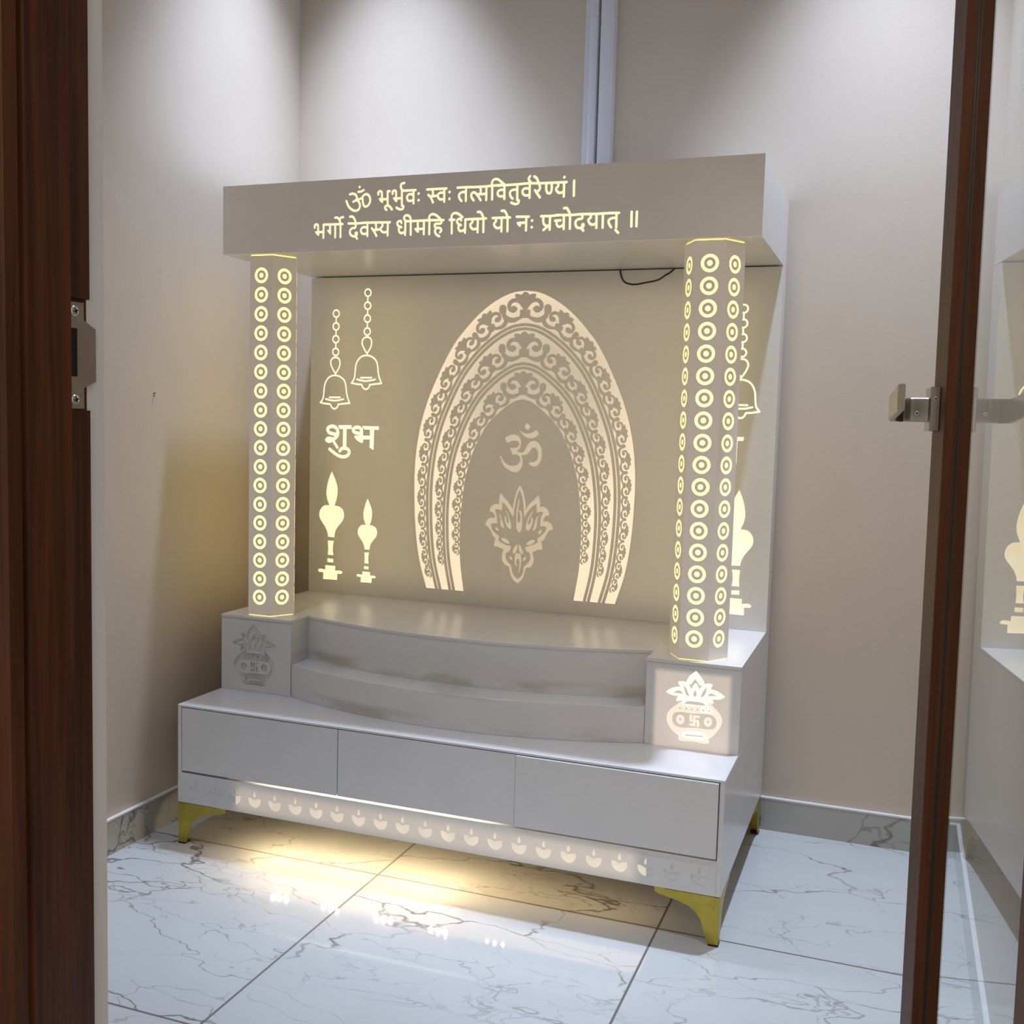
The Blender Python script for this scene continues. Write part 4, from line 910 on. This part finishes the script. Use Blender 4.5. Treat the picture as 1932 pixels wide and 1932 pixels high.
def motif(s, cx, cz, tx, tz, w, hn, first=True, dot_l=False, dot_r=True, side=1):
    """one flower-and-scroll unit: (cx,cz) on the band's inner line, (tx,tz) unit tangent, outward normal set by side"""
    nx, nz = -tz * side, tx * side; g = hn / .74
    P = lambda a, b: (cx + tx * a * w + nx * b * g, cz + tz * a * w + nz * b * g); k = (w * g) ** .5
    for m in (-1, 1):
        s.stroke([P(m * a, b) for a, b in catmull([(.0, .33), (.06, .43), (.14, .515), (.25, .535), (.335, .48), (.36, .385), (.325, .31), (.26, .285), (.215, .325)], 4)], .095 * k, True)
        s.stroke([P(m * .255, .335), P(m * .256, .336)], .128 * k, True)
        pts = catmull([(.485, .25), (.45, .14), (.36, .07), (.25, .06), (.10, .12)], 4); n = len(pts)
        s.stroke([P(m * a, b) for a, b in pts], [k * (.05 + .075 * math.sin(math.pi * min(1, .15 + .8 * i / n))) for i in range(n)], True)
    s.poly([P(a, b) for a, b in ((-.10, .31), (.10, .31), (.115, .29), (.115, .15), (.06, .105), (-.06, .105), (-.115, .15), (-.115, .29))], True)
    s.poly([P(a, b) for a, b in ((0, .74), (.035, .725), (.07, .69), (.085, .66), (.15, .685), (.225, .69), (.235, .63), (.20, .58), (.10, .54), (0, .43), (-.10, .54), (-.20, .58), (-.235, .63), (-.225, .69), (-.15, .685), (-.085, .66), (-.07, .69), (-.035, .725))], True)
    for q, on in ((-.5, dot_l), (.5, dot_r)):
        if on: s.stroke([P(q, .29), P(q, .34)], .175 * k, True)
DOTS = dict(o=[(74, 1535), (170, 1467), (234, 1383), (278, 1292), (306, 1212), (326, 1130), (338, 1054), (342, 979), (343, 911), (338, 847), (329, 787), (315, 731), (304, 690)],
            m=[(72.7, 1416), (157, 1343), (213, 1261.6), (243.6, 1176.6), (264, 1098), (275, 1021), (278, 945), (279, 881), (275.5, 826), (270, 775), (261, 733)],
            i=[(65, 1297.6), (137, 1226), (175, 1141), (197, 1074), (210, 1014), (218, 958), (221, 906), (221, 857), (219, 812), (212, 771)])
for key, lo, hi in (('o', offset(at_u(.672), 11.2), at_u(1.0)), ('m', offset(at_u(.312), 11.2), offset(at_u(.672), -11.2)), ('i', at_u(0.0), offset(at_u(.312), -11.2))):
    pad = 1.2
    L = np.concatenate([[0], np.cumsum(np.hypot(*np.diff(lo, axis=0).T))])
    sd = [L[int(((lo - np.array(q))**2).sum(1).argmin())] for q in DOTS[key]]
    cs = [(-sd[0], sd[0])] + [(sd[i], sd[i + 1]) for i in range(len(sd) - 1)]
    dq = [(-DOTS[key][0][0], DOTS[key][0][1])] + DOTS[key]
    for n_, (s0, s1) in enumerate(cs):
        sc = max((s0 + s1) / 2, 0); w = math.dist(dq[n_], dq[n_ + 1])
        x, z = np.interp(sc, L, lo[:, 0]), np.interp(sc, L, lo[:, 1]); e = 4.0
        x2, z2 = np.interp(sc + e, L, lo[:, 0]), np.interp(sc + e, L, lo[:, 1]); tx, tz = x2 - x, z2 - z; l = math.hypot(tx, tz); tx /= l; tz /= l
        if n_ == 0: tx, tz, x = 1.0, 0.0, 0.0
        th = ((hi - np.array((x, z)))**2).sum(1).min() ** .5
        g_ = 1.0 if n_ == 0 else max(.80, .96 - .02 * n_)
        hn = min(.74 * w * 1.0, (th - pad - 2) * g_)
        last = n_ == len(cs) - 1; c = pad * .8
        nx, nz = -tz, tx
        for sgn in ((1,) if n_ == 0 else (1, -1)):
            motif(A, AX + sgn * (x + nx * c), z + nz * c, sgn * tx, tz, w * .98, hn, True, n_ == 0, not last, sgn)
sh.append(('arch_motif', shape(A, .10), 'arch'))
sheet, floors = engrave((0, 1500, ZP * 1000 + .3, ZS * 1000 - .8), [q[1] for q in sh], .0035, lambda x, z, d: (x / 1000, YP + d, z / 1000), D - YP)
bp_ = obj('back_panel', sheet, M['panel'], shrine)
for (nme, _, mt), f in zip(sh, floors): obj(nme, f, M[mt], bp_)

mb = MB()
for crv, dd_ in ((O_, 5.0), (I_, -5.0)):
    pth = [(x / 1000, YP + .0008, z / 1000) for x, z in full(offset(crv, dd_))]
    if crv is I_: pth = [q for q in pth if q[2] > .655]
    mb.tube(pth, .0021, 6)
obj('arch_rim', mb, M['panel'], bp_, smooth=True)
# canopy: front beam carrying the verse, roof behind it
_a = np.array([q for _, p_ in TEXT for q in p_]); T_ = SDF(_a[:, 0].min() - 12, _a[:, 0].max() + 12, _a[:, 1].min() - 12, _a[:, 1].max() + 12, .7)
ST = 6.5
for k, pts in TEXT:
    if k == 'S': T_.stroke(catmull(pts, 6), ST)
    elif k == 'L': T_.stroke(pts, ST)
    elif k == 'P': T_.poly(pts); T_.stroke(pts + pts[:1], 1.5)
    else: T_.stroke([pts[0], (pts[0][0] + .05, pts[0][1])], 7.4)
sheet, floors = engrave((0, 1500, ZS * 1000 - .5, ZTOP * 1000), [shape(T_, .1)], .003, lambda x, z, d: (x / 1000, .200 + d, z / 1000), .010)
mb = MB(); mb.box(0, W, .2101, .330, ZS - .0005, ZTOP); mb.box(0.0015, W - .0015, .330, D, ZS + .003, ZTOP - .001)
cn = obj('canopy', mb, M['acrylic'], shrine)
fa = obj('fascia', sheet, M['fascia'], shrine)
o = obj('lettering', floors[0], M['text'], fa); o['label'] = 'glowing two-line verse'

# pillars
def pillar(cx, cy, gap):
    R_ = .0745; z0, z1 = ZP + .0012, ZS - .0022; ap_ = R_ * math.cos(math.pi / 6); half = R_ / 2
    shaft = MB(); rg = MB(); zs = [.6685 + .0541 * k for k in range(18)]
    for k in range(6):
        a = -math.pi / 2 + k * math.pi / 3; nrm = Vector((math.cos(a), math.sin(a), 0)); tan_ = Vector((-math.sin(a), math.cos(a), 0)); c = Vector((cx, cy, 0)) + nrm * ap_
        f3 = lambda x, z, d, c=c, nrm=nrm, tan_=tan_: c + tan_ * (x / 1000) - nrm * d + Vector((0, 0, z / 1000))
        rnd = random.Random(k * 7 + int(cx * 100)); loops = []
        for z in zs:
            jx, jz = rnd.uniform(-.3, .3), rnd.uniform(-.3, .3)
            for r, n in ((21.6, 36), (14.4, 28), (6.6, 18)): loops.append([(jx + r * math.cos(2 * math.pi * i / n), z * 1000 + jz + r * math.sin(2 * math.pi * i / n)) for i in range(n)])
        zz = np.array(zs) * 1000
        def ins(x, z):
            d = math.hypot(x, np.abs(zz - z).min()); return d < 7.5 or 13.0 < d < 21.6
        g_ = gap if k in (0, 1) else 0
        s_, f_ = engrave((-half * 1000 + g_, half * 1000 - g_, z0 * 1000, z1 * 1000), [(loops, ins)], .0013, f3, .0030)
        shaft.add(s_.v, s_.f); rg.add(f_[0].v, f_[0].f)
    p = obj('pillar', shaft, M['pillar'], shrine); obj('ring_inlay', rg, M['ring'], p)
    core = MB(); q = [(cx + (R_ - .0042) * math.cos(math.radians(60 * k)), cy + (R_ - .0042) * math.sin(math.radians(60 * k))) for k in range(6)]
    core.prism(q, ZP + .0003, ZS - .0008, lambda u, v, a: (u, v, a)); obj('light_core', core, M['core'], p)
pillar(.112, .288, .25); pillar(1.3765, .2855, 0.0)

# loose wire under the canopy
pts = catmull([(1.036, .673, 1.6445), (1.040, .671, 1.629), (1.052, .666, 1.609), (1.078, .664, 1.6010), (1.118, .663, 1.6055), (1.152, .664, 1.6125), (1.172, .666, 1.625), (1.188, .671, 1.636), (1.196, .673, 1.6445)], 8)
mb = MB(); mb.tube(pts, .0025, 8); tag(obj('electric_wire', mb, M['wire'], smooth=True), 'thin black wire looping out from under the temple canopy', 'wire')
